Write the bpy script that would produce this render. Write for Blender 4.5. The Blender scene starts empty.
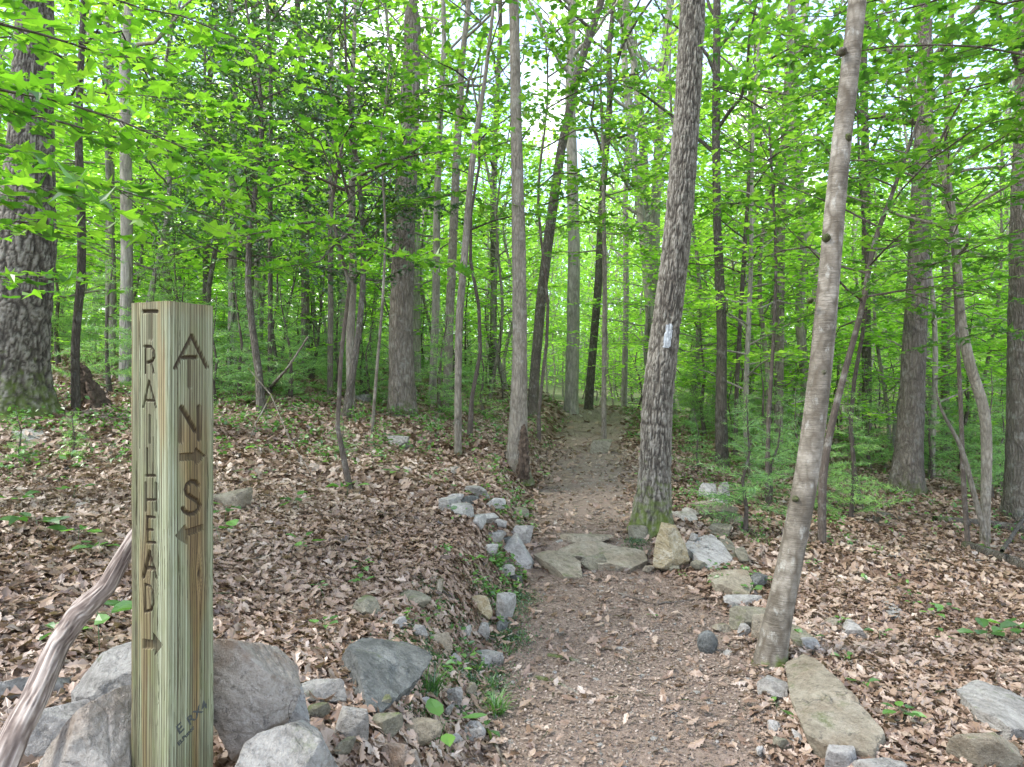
import bpy, math, random
import numpy as np

SEED = 11
rng = np.random.default_rng(SEED)
random.seed(SEED)
F, CX, CY, CH = 700.0, 512.0, 383.5, 1.5
scene = bpy.context.scene
COL = scene.collection

# ------------------------------------------------------------------ noise
def _hash(ix, iy, iz, seed):
    h = (ix.astype(np.int64) * 374761393 + iy.astype(np.int64) * 668265263 + iz.astype(np.int64) * 2147483647 + seed * 1274126177) & 0xFFFFFFFF
    h = ((h ^ (h >> 13)) * 1274126177) & 0xFFFFFFFF
    h = (h ^ (h >> 16)) & 0xFFFFFFFF
    return h.astype(np.float64) / 4294967295.0

def vnoise(x, y, z, seed=0):
    x, y, z = np.broadcast_arrays(np.asarray(x, float), np.asarray(y, float), np.asarray(z, float))
    ix, iy, iz = np.floor(x), np.floor(y), np.floor(z)
    fx, fy, fz = x - ix, y - iy, z - iz
    fx, fy, fz = fx*fx*(3-2*fx), fy*fy*(3-2*fy), fz*fz*(3-2*fz)
    r = 0
    for a in (0, 1):
        for b in (0, 1):
            for c in (0, 1):
                w = (fx if a else 1-fx) * (fy if b else 1-fy) * (fz if c else 1-fz)
                r = r + w * _hash(ix+a, iy+b, iz+c, seed)
    return r

def fbm(x, y, z, octv=3, seed=0):
    s, a, t = 0, 1.0, 0
    for k in range(octv):
        s = s + a * vnoise(x*2**k, y*2**k, z*2**k, seed+k*17); t += a; a *= .5
    return s / t

def sstep(t):
    t = np.clip(t, 0, 1)
    return t*t*(3-2*t)

# ------------------------------------------------------------------ terrain
def path_c(Y): return np.interp(Y, [-20, 0, 2.7, 3.8, 4.85, 6, 8, 11, 16, 22, 40, 300], [.3, .4, .5, .6, .74, .67, .86, 1.25, 1.95, 2.0, -2, -30])
def path_w(Y): return np.interp(Y, [-20, 2.7, 3.8, 4.85, 6, 8, 16, 22, 300], [.62, .60, .74, .76, .5, .62, .66, .5, .6])
def path_h(Y):
    s = 0
    for o in (-.12, 0, .12):
        s = s + np.interp(Y+o, [-20, 0, 5.0, 5.98, 6.02, 16, 19, 24, 40, 300], [0, 0, 0, .02, .13, .80, .85, .72, .9, 3.0])
    return s / 3
def tz(X, Y):
    X = np.asarray(X, float); Y = np.asarray(Y, float)
    c, w, p = path_c(Y), path_w(Y), path_h(Y)
    dl = np.maximum(c - w - X, 0)
    dr = np.maximum(X - c - w, 0)
    z = p + .24*sstep(dl/.4) + .21*7*(1-np.exp(-dl/7))
    z = z + .04*sstep(dr/.25) - .19*5.5*(1-np.exp(-dr/5.5)) * np.interp(Y, [0, 3, 8, 300], [.35, .5, 1, 1])
    off = sstep((dl+dr)/.5)
    z = z + off*(.14*(fbm(X*.9, Y*.9, 0, 3, 3)-.5)) + .035*(fbm(X*2.7, Y*2.7, 0, 3, 5)-.5)
    z = z + off*np.clip((Y-9)/20, 0, 1)*1.0*(fbm(X*.13, Y*.13, 0, 2, 9)-.5)
    z = z - .05*(1-off)*np.clip(1-Y/40, 0, 1)
    R = np.hypot(X, Y)
    z = z + np.clip((R-80)/250, 0, 1)*22
    return z

def px2(px, py, Y): return np.array([(px-CX)/F*Y, Y, CH-(py-CY)/F*Y])
_Ys = np.arange(.8, 140, .015)
def ground(px, py):
    z = CH-(py-CY)/F*_Ys
    t = tz((px-CX)/F*_Ys, _Ys)
    k = np.nonzero(z <= t)[0]
    Y = _Ys[k[0]] if len(k) else 60.0
    X = (px-CX)/F*Y
    return np.array([X, Y, float(tz(X, Y))])

# ------------------------------------------------------------------ materials
def new_mat(name):
    m = bpy.data.materials.new(name); m.use_nodes = True
    nt = m.node_tree; nt.nodes.clear()
    out = nt.nodes.new('ShaderNodeOutputMaterial')
    return m, nt, out
def N(nt, t, **kw):
    n = nt.nodes.new(t)
    for k, v in kw.items():
        if k.startswith('i_'): n.inputs[k[2:].replace('_', ' ')].default_value = v
        else: setattr(n, k, v)
    return n
def ramp(nt, stops, fac=None, interp='LINEAR'):
    r = nt.nodes.new('ShaderNodeValToRGB'); e = r.color_ramp.elements
    r.color_ramp.interpolation = interp
    while len(e) < len(stops): e.new(.5)
    for el, (p, c) in zip(e, stops): el.position = p; el.color = (*c, 1)
    if fac is not None: nt.links.new(fac, r.inputs[0])
    return r
def mapping(nt, scale, coord='Object'):
    tc = nt.nodes.new('ShaderNodeTexCoord'); mp = nt.nodes.new('ShaderNodeMapping')
    mp.inputs['Scale'].default_value = scale
    nt.links.new(tc.outputs[coord], mp.inputs[0]); return mp.outputs[0]
def noise(nt, vec, scale, detail=4, rough=.6):
    n = nt.nodes.new('ShaderNodeTexNoise'); n.inputs['Scale'].default_value = scale
    n.inputs['Detail'].default_value = detail; n.inputs['Roughness'].default_value = rough
    if vec is not None: nt.links.new(vec, n.inputs['Vector'])
    return n.outputs['Fac']
def math_n(nt, op, a, b=None, clamp=False):
    n = nt.nodes.new('ShaderNodeMath'); n.operation = op; n.use_clamp = clamp
    for i, v in enumerate((a, b)):
        if v is None: continue
        if isinstance(v, (int, float)): n.inputs[i].default_value = v
        else: nt.links.new(v, n.inputs[i])
    return n.outputs[0]
def mixc(nt, f, a, b, mode='MIX'):
    n = nt.nodes.new('ShaderNodeMix'); n.data_type = 'RGBA'; n.blend_type = mode
    for s, v in ((n.inputs[0], f), (n.inputs[6], a), (n.inputs[7], b)):
        if isinstance(v, (int, float)): s.default_value = v
        elif isinstance(v, tuple): s.default_value = (*v, 1)
        else: nt.links.new(v, s)
    return n.outputs[2]
def attr(nt, name):
    n = nt.nodes.new('ShaderNodeAttribute'); n.attribute_name = name; return n.outputs['Fac']
def bump(nt, h, strength=.5, dist=.02):
    b = nt.nodes.new('ShaderNodeBump'); b.inputs['Strength'].default_value = strength; b.inputs['Distance'].default_value = dist
    nt.links.new(h, b.inputs['Height']); return b.outputs[0]
def principled(nt, out, col, rough=.85, nrm=None, spec=.3):
    p = nt.nodes.new('ShaderNodeBsdfPrincipled')
    if isinstance(col, tuple): p.inputs['Base Color'].default_value = (*col, 1)
    else: nt.links.new(col, p.inputs['Base Color'])
    p.inputs['Specular IOR Level'].default_value = spec
    if isinstance(rough, float): p.inputs['Roughness'].default_value = rough
    else: nt.links.new(rough, p.inputs['Roughness'])
    if nrm is not None: nt.links.new(nrm, p.inputs['Normal'])
    nt.links.new(p.outputs[0], out.inputs[0]); return p

def leaf_mat(name, stops, trans_gain=1.6, tmix=.5, gloss=.06, rough=.4, objvar=.35):
    m, nt, out = new_mat(name)
    a = attr(nt, 'rnd')
    oi = nt.nodes.new('ShaderNodeObjectInfo')
    f = math_n(nt, 'ADD', a, math_n(nt, 'MULTIPLY', math_n(nt, 'SUBTRACT', oi.outputs['Random'], .5), objvar), True)
    c = ramp(nt, stops, f).outputs[0]
    d = N(nt, 'ShaderNodeBsdfDiffuse'); t = N(nt, 'ShaderNodeBsdfTranslucent'); g = N(nt, 'ShaderNodeBsdfGlossy', i_Roughness=rough)
    nt.links.new(c, d.inputs[0])
    tc = mixc(nt, 1.0, c, (trans_gain*1.12, trans_gain*1.25, trans_gain*.6), 'MULTIPLY')
    nt.links.new(tc, t.inputs[0])
    s1 = N(nt, 'ShaderNodeMixShader', i_Fac=tmix); nt.links.new(d.outputs[0], s1.inputs[1]); nt.links.new(t.outputs[0], s1.inputs[2])
    s2 = N(nt, 'ShaderNodeMixShader', i_Fac=gloss); nt.links.new(s1.outputs[0], s2.inputs[1]); nt.links.new(g.outputs[0], s2.inputs[2])
    nt.links.new(s2.outputs[0], out.inputs[0])
    return m

MAT = {}
G1 = [(0, (.06, .15, .014)), (.5, (.12, .26, .024)), (1, (.21, .35, .04))]
MAT['leaf'] = leaf_mat('maple_leaf', [(0, (.035, .105, .012)), (.5, (.075, .185, .020)), (1, (.15, .27, .032))], 1.75, .5, .08)
MAT['leaf_mid'] = leaf_mat('understory_leaf', [(0, (.08, .18, .022)), (.35, (.15, .29, .036)), (.7, (.21, .37, .05)), (1, (.32, .46, .08))], 2.0, .58)
MAT['leaf_lime'] = leaf_mat('lime_leaf', [(0, (.05, .14, .012)), (.4, (.12, .26, .02)), (1, (.20, .33, .035))], 1.75, .55, .08)
MAT['leaf_far'] = leaf_mat('far_leaf', [(0, (.09, .19, .035)), (.5, (.20, .34, .06)), (1, (.34, .48, .11))], 2.1, .58)  # lightened in the colour to stand in for haze over distant woods
MAT['leaf_dark'] = leaf_mat('holly_leaf', [(0, (.02, .06, .014)), (.6, (.04, .115, .022)), (1, (.10, .22, .035))], 1.3, .35, .10, .4)
MAT['needle'] = leaf_mat('needle', [(0, (.10, .20, .08)), (.6, (.19, .34, .12)), (1, (.30, .46, .13))], 1.9, .35, .05)
MAT['herb'] = leaf_mat('herb_leaf', [(0, (.045, .11, .025)), (.6, (.08, .19, .035)), (1, (.15, .31, .06))], 1.5, .4, .08)
MAT['litter'] = leaf_mat('dead_leaf', [(0, (.035, .022, .014)), (.15, (.12, .072, .048)), (.38, (.215, .138, .092)), (.6, (.30, .212, .152)), (.82, (.37, .285, .22)), (1, (.45, .375, .315))], .7, .18, .07, .45, 0)

MAT['scrap'] = leaf_mat('leaf_scrap', [(0, (.07, .048, .038)), (.3, (.155, .112, .084)), (.55, (.225, .168, .13)), (.8, (.31, .25, .20)), (1, (.43, .36, .31))], .7, .1, .05, .5, 0)

def bark_mat(name, c1, c2, c3, vs=(1, 1, .24), sc=22, bstr=.9, bdist=.03, moss=.0, lichen=(.42, .43, .38), lich=.35):
    m, nt, out = new_mat(name)
    v = mapping(nt, vs)
    warp = nt.nodes.new('ShaderNodeTexNoise'); warp.inputs['Scale'].default_value = sc*.35; nt.links.new(v, warp.inputs['Vector'])
    vm = nt.nodes.new('ShaderNodeVectorMath'); vm.operation = 'MULTIPLY_ADD'
    nt.links.new(warp.outputs['Color'], vm.inputs[0]); vm.inputs[1].default_value = (.09, .09, .09); nt.links.new(v, vm.inputs[2])
    vo = nt.nodes.new('ShaderNodeTexVoronoi'); vo.feature = 'DISTANCE_TO_EDGE'; vo.inputs['Scale'].default_value = sc
    nt.links.new(vm.outputs[0], vo.inputs['Vector'])
    fine = noise(nt, v, sc*3.2, 6, .8)
    ridge = math_n(nt, 'MULTIPLY', vo.outputs['Distance'], 2.6, True)
    h = math_n(nt, 'ADD', ridge, math_n(nt, 'MULTIPLY', fine, .8))
    c = ramp(nt, [(.12, c1), (.5, c2), (1.0, c3)], math_n(nt, 'ADD', math_n(nt, 'MULTIPLY', ridge, .3), math_n(nt, 'MULTIPLY', math_n(nt, 'SUBTRACT', math_n(nt, 'ADD', math_n(nt, 'MULTIPLY', fine, 1.5), noise(nt, mapping(nt, (1, 1, .6)), 6, 4)), .75), .7))).outputs[0]
    obj = mapping(nt, (1, 1, 1))
    ln = noise(nt, obj, 9, 5, .7)
    lm = math_n(nt, 'MULTIPLY', math_n(nt, 'SUBTRACT', ln, .53), 6*lich, True)
    c = mixc(nt, lm, c, lichen)
    oi = nt.nodes.new('ShaderNodeObjectInfo')
    br = math_n(nt, 'ADD', math_n(nt, 'MULTIPLY', oi.outputs['Random'], .5), .75)
    cb = nt.nodes.new('ShaderNodeCombineColor')
    for k in range(3): nt.links.new(br, cb.inputs[k])
    c = mixc(nt, 1.0, c, cb.outputs[0], 'MULTIPLY')
    if moss > 0:
        mn = noise(nt, obj, 12, 4)
        mz = attr(nt, 'hgt')
        mf = math_n(nt, 'MULTIPLY', math_n(nt, 'SUBTRACT', math_n(nt, 'ADD', mn, math_n(nt, 'MULTIPLY', math_n(nt, 'SUBTRACT', moss, mz), 1.0)), .62), 3.5, True)
        c = mixc(nt, math_n(nt, 'MULTIPLY', mf, .85), c, (.07, .10, .015))
    principled(nt, out, c, .9, bump(nt, h, bstr, bdist))
    return m
MAT['oak'] = bark_mat('oak_bark', (.05, .043, .034), (.165, .142, .115), (.34, .31, .265), moss=.45)
MAT['hero_oak'] = None
MAT['grey'] = bark_mat('grey_bark', (.07, .06, .046), (.21, .185, .148), (.38, .345, .285), sc=30, bstr=.7, bdist=.015, moss=.35)
MAT['dark'] = bark_mat('dark_bark', (.045, .039, .031), (.125, .108, .085), (.26, .235, .195), sc=30, moss=.3)
MAT['far_bark'] = bark_mat('far_bark', (.11, .10, .085), (.27, .245, .205), (.43, .40, .345), sc=14, bstr=.5)  # greys paled in the colour, in place of haze on background trunks
MAT['twig'] = bark_mat('twig_bark', (.04, .032, .026), (.09, .072, .058), (.17, .145, .12), sc=40, bstr=.3)

def beech_mat(name='smooth_bark', warm=1.0):
    m, nt, out = new_mat(name)
    v = mapping(nt, (1, 1, 1))
    big = noise(nt, v, 5, 5, .65); fine = noise(nt, v, 60, 4, .7)
    ring = noise(nt, mapping(nt, (1, 1, 9)), 14, 4, .6)
    c = ramp(nt, [(.36, (.07, .06, .045)), (.5, (.165, .145, .115)), (.64, (.28, .255, .21))], math_n(nt, 'ADD', math_n(nt, 'MULTIPLY', big, .75), math_n(nt, 'MULTIPLY', ring, .25))).outputs[0]
    pl = math_n(nt, 'MULTIPLY', math_n(nt, 'SUBTRACT', noise(nt, mapping(nt, (1, 1, .55)), 19, 6, .7), .56), 9, True)
    c = mixc(nt, math_n(nt, 'MULTIPLY', pl, .6), c, (.38, .38, .34))
    vp = nt.nodes.new('ShaderNodeTexVoronoi'); vp.inputs['Scale'].default_value = 26; nt.links.new(mapping(nt, (1, 1, .5)), vp.inputs['Vector'])
    c = mixc(nt, math_n(nt, 'MULTIPLY', math_n(nt, 'SUBTRACT', vp.outputs['Distance'], .45), 2.5, True), c, (.09, .075, .055))
    c = mixc(nt, math_n(nt, 'MULTIPLY', math_n(nt, 'SUBTRACT', fine, .55), 3, True), c, (.12, .10, .08))
    mf = math_n(nt, 'MULTIPLY', math_n(nt, 'SUBTRACT', math_n(nt, 'ADD', noise(nt, v, 9, 3), math_n(nt, 'SUBTRACT', .30, attr(nt, 'hgt'))), .6), 6, True)
    c = mixc(nt, mf, c, (.09, .13, .015))
    h = math_n(nt, 'ADD', math_n(nt, 'MULTIPLY', ring, .6), math_n(nt, 'MULTIPLY', fine, .4))
    principled(nt, out, c, .85, bump(nt, h, .8, .012)); return m
MAT['beech'] = beech_mat()

def hero_bark():
    m, nt, out = new_mat('furrowed_bark')
    r = attr(nt, 'ridge'); v = mapping(nt, (1, 1, .35)); fine = noise(nt, v, 90, 5, .75)
    f = math_n(nt, 'ADD', math_n(nt, 'MULTIPLY', r, .8), math_n(nt, 'MULTIPLY', math_n(nt, 'SUBTRACT', fine, .5), .5))
    c = ramp(nt, [(.0, (.018, .015, .012)), (.28, (.066, .057, .046)), (.6, (.16, .145, .12)), (.95, (.28, .265, .23))], f).outputs[0]
    obj = mapping(nt, (1, 1, 1))
    ln = math_n(nt, 'MULTIPLY', math_n(nt, 'SUBTRACT', noise(nt, obj, 22, 5, .7), .56), 4, True)
    c = mixc(nt, math_n(nt, 'MULTIPLY', ln, .55), c, (.38, .40, .33))
    mf = math_n(nt, 'MULTIPLY', math_n(nt, 'SUBTRACT', math_n(nt, 'ADD', noise(nt, obj, 14, 4), math_n(nt, 'MULTIPLY', math_n(nt, 'SUBTRACT', .75, attr(nt, 'hgt')), .6)), .6), 3.5, True)
    c = mixc(nt, math_n(nt, 'MULTIPLY', mf, .85), c, (.085, .12, .018))
    principled(nt, out, c, .92, bump(nt, fine, .6, .008)); return m
MAT['hero_oak'] = hero_bark()

def rock_mat(name, cs, moss=.3, lich=.4, stain=0.0):
    m, nt, out = new_mat(name)
    v = mapping(nt, (1, 1, 1))
    oi = nt.nodes.new('ShaderNodeObjectInfo')
    va = nt.nodes.new('ShaderNodeVectorMath'); va.operation = 'ADD'; nt.links.new(v, va.inputs[0])
    cmb = nt.nodes.new('ShaderNodeCombineXYZ'); r100 = math_n(nt, 'MULTIPLY', oi.outputs['Random'], 40)
    for k in range(3): nt.links.new(r100, cmb.inputs[k])
    nt.links.new(cmb.outputs[0], va.inputs[1]); v = va.outputs[0]
    big = noise(nt, v, 6, 6, .7); fine = noise(nt, v, 75, 5, .75)
    c = ramp(nt, [(.36, cs[0]), (.5, cs[1]), (.62, cs[2])], math_n(nt, 'ADD', math_n(nt, 'MULTIPLY', big, .6), math_n(nt, 'MULTIPLY', fine, .4))).outputs[0]
    # strata veins
    w = nt.nodes.new('ShaderNodeTexWave'); w.inputs['Scale'].default_value = 7; w.inputs['Distortion'].default_value = 9; w.inputs['Detail'].default_value = 4
    mp = nt.nodes.new('ShaderNodeMapping'); mp.inputs['Rotation'].default_value = (.5, .9, .2); nt.links.new(v, mp.inputs[0]); nt.links.new(mp.outputs[0], w.inputs['Vector'])
    c = mixc(nt, math_n(nt, 'MULTIPLY', math_n(nt, 'SUBTRACT', w.outputs['Fac'], .6), .7, True), c, (cs[2][0]*1.15, cs[2][1]*1.12, cs[2][2]*1.1))
    if stain > 0:
        sn = math_n(nt, 'MULTIPLY', math_n(nt, 'SUBTRACT', noise(nt, v, 4.5, 5, .7), .46), 5*stain, True)
        c = mixc(nt, math_n(nt, 'MULTIPLY', sn, .8), c, (.22, .12, .055))
    ln = math_n(nt, 'MULTIPLY', math_n(nt, 'SUBTRACT', noise(nt, v, 18, 5, .75), .6), 9*lich, True)
    c = mixc(nt, math_n(nt, 'MULTIPLY', ln, .7), c, (.46, .49, .40))
    dk = math_n(nt, 'MULTIPLY', math_n(nt, 'SUBTRACT', noise(nt, v, 28, 5, .8), .56), 9, True)
    c = mixc(nt, math_n(nt, 'MULTIPLY', dk, .65), c, (.06, .055, .048))
    cr = nt.nodes.new('ShaderNodeTexVoronoi'); cr.feature = 'DISTANCE_TO_EDGE'; cr.inputs['Scale'].default_value = 4.0
    wv = nt.nodes.new('ShaderNodeVectorMath'); wv.operation = 'MULTIPLY_ADD'; nz = nt.nodes.new('ShaderNodeTexNoise'); nz.inputs['Scale'].default_value = 9; nt.links.new(v, nz.inputs['Vector']); nt.links.new(nz.outputs['Color'], wv.inputs[0]); wv.inputs[1].default_value = (.25, .25, .25); nt.links.new(v, wv.inputs[2]); nt.links.new(wv.outputs[0], cr.inputs['Vector'])
    ck = math_n(nt, 'MULTIPLY', math_n(nt, 'SUBTRACT', 1, math_n(nt, 'MULTIPLY', cr.outputs['Distance'], 50), True), math_n(nt, 'MULTIPLY', math_n(nt, 'SUBTRACT', noise(nt, v, 3.3, 2), .54), 9, True))
    c = mixc(nt, math_n(nt, 'MULTIPLY', ck, .6), c, (.05, .043, .035))
    if moss > 0:
        ge = nt.nodes.new('ShaderNodeNewGeometry'); sp = nt.nodes.new('ShaderNodeSeparateXYZ'); nt.links.new(ge.outputs['Normal'], sp.inputs[0])
        mf = math_n(nt, 'ADD', noise(nt, v, 8, 5, .7), math_n(nt, 'MULTIPLY', sp.outputs[2], .12))
        mf = math_n(nt, 'MULTIPLY', math_n(nt, 'SUBTRACT', mf, .78-.3*moss), 6, True)
        c = mixc(nt, math_n(nt, 'MULTIPLY', mf, .85), c, (.085, .12, .022))
    h = math_n(nt, 'ADD', math_n(nt, 'MULTIPLY', fine, .6), math_n(nt, 'SUBTRACT', noise(nt, v, 22, 6, .75), math_n(nt, 'MULTIPLY', ck, .3)))
    principled(nt, out, c, .88, bump(nt, h, 1.0, .03)); return m
MAT['r_pale'] = rock_mat('pale_rock', [(.22, .208, .19), (.39, .372, .345), (.55, .53, .495)], 0, .35)
MAT['r_stain'] = rock_mat('stained_rock', [(.18, .15, .12), (.35, .305, .255), (.50, .45, .39)], 0, .2, 1.0)
MAT['r_streak'] = rock_mat('streaked_rock', [(.24, .225, .195), (.42, .395, .35), (.56, .53, .48)], 0, .25, .45)
MAT['r_grey'] = rock_mat('grey_rock', [(.17, .16, .14), (.32, .305, .275), (.46, .445, .405)], .25, .4)
MAT['r_dark'] = rock_mat('dark_rock', [(.06, .063, .06), (.125, .13, .12), (.24, .25, .235)], .2, .5)
MAT['r_moss'] = rock_mat('mossy_rock', [(.11, .10, .075), (.21, .195, .14), (.32, .30, .23)], .5, .4)
MAT['r_tan'] = rock_mat('tan_rock', [(.16, .135, .095), (.28, .245, .18), (.40, .365, .285)], .35, .35, .25)
MAT['r_yellow'] = rock_mat('yellow_rock', [(.20, .16, .08), (.36, .30, .18), (.50, .46, .36)], .3, .3, .3)

def ground_mat():
    m, nt, out = new_mat('forest_floor')
    v = mapping(nt, (1, 1, 1), 'Object')
    vo = N(nt, 'ShaderNodeTexVoronoi', i_Scale=26.0); nt.links.new(v, vo.inputs['Vector'])
    f = noise(nt, v, 40, 6, .75); big = noise(nt, v, 1.3, 3)
    fac = math_n(nt, 'ADD', math_n(nt, 'MULTIPLY', vo.outputs['Distance'], .5), math_n(nt, 'MULTIPLY', f, .6))
    duff = ramp(nt, [(.25, (.05, .028, .018)), (.5, (.15, .09, .06)), (.75, (.30, .21, .15))], fac).outputs[0]
    vo2 = N(nt, 'ShaderNodeTexVoronoi', i_Scale=70.0); nt.links.new(v, vo2.inputs['Vector'])
    f2 = noise(nt, v, 110, 6, .8)
    dirt = ramp(nt, [(.2, (.12, .083, .065)), (.5, (.25, .19, .148)), (.85, (.40, .33, .27))], math_n(nt, 'ADD', math_n(nt, 'MULTIPLY', f2, .6), math_n(nt, 'MULTIPLY', noise(nt, v, 9, 6, .7), .4))).outputs[0]
    pm = math_n(nt, 'MULTIPLY', math_n(nt, 'SUBTRACT', math_n(nt, 'ADD', attr(nt, 'pathm'), math_n(nt, 'MULTIPLY', f, .5)), .55), 3, True)
    c = mixc(nt, pm, duff, dirt)
    gm = math_n(nt, 'MULTIPLY', math_n(nt, 'SUBTRACT', noise(nt, v, 2.1, 5, .7), .56), 5, True)
    npm = math_n(nt, 'SUBTRACT', 1, pm, True)
    c = mixc(nt, math_n(nt, 'MULTIPLY', math_n(nt, 'MULTIPLY', gm, .5), npm), c, (.07, .10, .025))
    farm = math_n(nt, 'MULTIPLY', attr(nt, 'farm'), npm)
    c = mixc(nt, farm, c, mixc(nt, noise(nt, v, .9, 4), (.05, .11, .02), (.16, .13, .08)))
    h = math_n(nt, 'ADD', f, math_n(nt, 'MULTIPLY', f2, .4))
    principled(nt, out, c, .95, bump(nt, h, .8, .03)); return m
MAT['ground'] = ground_mat()

def flat_mat(name, c, rough=.8, var=0.2, sc=20):
    m, nt, out = new_mat(name)
    n = noise(nt, mapping(nt, (1, 1, 1)), sc, 5, .7)
    col = ramp(nt, [(.3, tuple(x*(1-var) for x in c)), (.7, tuple(min(1, x*(1+var)) for x in c))], n).outputs[0]
    principled(nt, out, col, rough, bump(nt, n, .3, .005)); return m
MAT['blaze'] = flat_mat('white_paint', (.38, .40, .41), .8, .35, 40)
MAT['ink'] = flat_mat('black_ink', (.05, .055, .05), .7, .3, 200)
MAT['rotten'] = flat_mat('charred_wood', (.075, .055, .04), .95, .85, 22)

def drift_mat():
    m, nt, out = new_mat('weathered_wood')
    a = attr(nt, 'grain'); f = noise(nt, mapping(nt, (1, 1, 1)), 50, 4)
    ff = math_n(nt, 'ADD', math_n(nt, 'MULTIPLY', a, .8), math_n(nt, 'MULTIPLY', f, .3))
    c = ramp(nt, [(.2, (.06, .04, .034)), (.5, (.19, .15, .125)), (.8, (.38, .325, .28))], ff).outputs[0]
    principled(nt, out, c, .85, bump(nt, ff, .6, .006)); return m
MAT['drift'] = drift_mat()

def post_mat():
    m, nt, out = new_mat('treated_lumber')
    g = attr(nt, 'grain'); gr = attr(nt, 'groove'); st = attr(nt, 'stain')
    v = mapping(nt, (1, 1, .04)); fine = noise(nt, v, 420, 3, .6)
    spots = noise(nt, mapping(nt, (1, 1, .3)), 30, 5, .7)
    gg = math_n(nt, 'ADD', g, math_n(nt, 'MULTIPLY', math_n(nt, 'SUBTRACT', fine, .5), .35))
    c = ramp(nt, [(.0, (.024, .019, .010)), (.25, (.08, .07, .038)), (.5, (.145, .145, .085)), (.72, (.235, .25, .155)), (1, (.37, .39, .29))], gg).outputs[0]
    c = mixc(nt, math_n(nt, 'MULTIPLY', math_n(nt, 'SUBTRACT', spots, .48), 1.6, True), c, (.13, .16, .055))
    c = mixc(nt, st, c, mixc(nt, 1.0, c, (1.05, .60, .34), 'MULTIPLY'))
    c = mixc(nt, math_n(nt, 'MULTIPLY', gr, .97), c, (.04, .027, .013))  # carving is brown stained wood, also darkened in colour for recess shade
    principled(nt, out, c, .75, bump(nt, gg, .35, .003)); return m
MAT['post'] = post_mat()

# ------------------------------------------------------------------ mesh helpers
def set_props(o, label=None, cat=None, group=None, kind=None):
    if label: o['label'] = label
    if cat: o['category'] = cat
    if group: o['group'] = group
    if kind: o['kind'] = kind
    return o

def mesh_from(name, V, faces, mats, attrs=None, smooth=True, matidx=None):
    """faces: list of int arrays (n,k)"""
    me = bpy.data.meshes.new(name)
    V = np.asarray(V, np.float32)
    me.vertices.add(len(V)); me.vertices.foreach_set('co', V.ravel())
    faces = [np.asarray(f, np.int32) for f in faces if len(f)]
    nl = sum(f.size for f in faces); nf = sum(len(f) for f in faces)
    me.loops.add(nl); me.polygons.add(nf)
    me.loops.foreach_set('vertex_index', np.concatenate([f.ravel() for f in faces]))
    starts = []; tot = []; s = 0
    for f in faces:
        k = f.shape[1]; starts.append(s+np.arange(len(f))*k); tot.append(np.full(len(f), k)); s += f.size
    me.polygons.foreach_set('loop_start', np.concatenate(starts).astype(np.int32))
    try: me.polygons.foreach_set('loop_total', np.concatenate(tot).astype(np.int32))
    except Exception: pass
    me.polygons.foreach_set('use_smooth', np.full(nf, smooth))
    for m in (mats if isinstance(mats, (list, tuple)) else [mats]): me.materials.append(m)
    if matidx is not None: me.polygons.foreach_set('material_index', np.asarray(matidx, np.int32))
    for k, a in (attrs or {}).items():
        at = me.attributes.new(k, 'FLOAT', 'POINT'); at.data.foreach_set('value', np.asarray(a, np.float32))
    me.update(calc_edges=True)
    return me

def add_obj(name, data, parent=None, loc=None):
    o = bpy.data.objects.new(name, data); COL.objects.link(o)
    if parent is not None: o.parent = parent
    if loc is not None: o.location = loc
    return o

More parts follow.
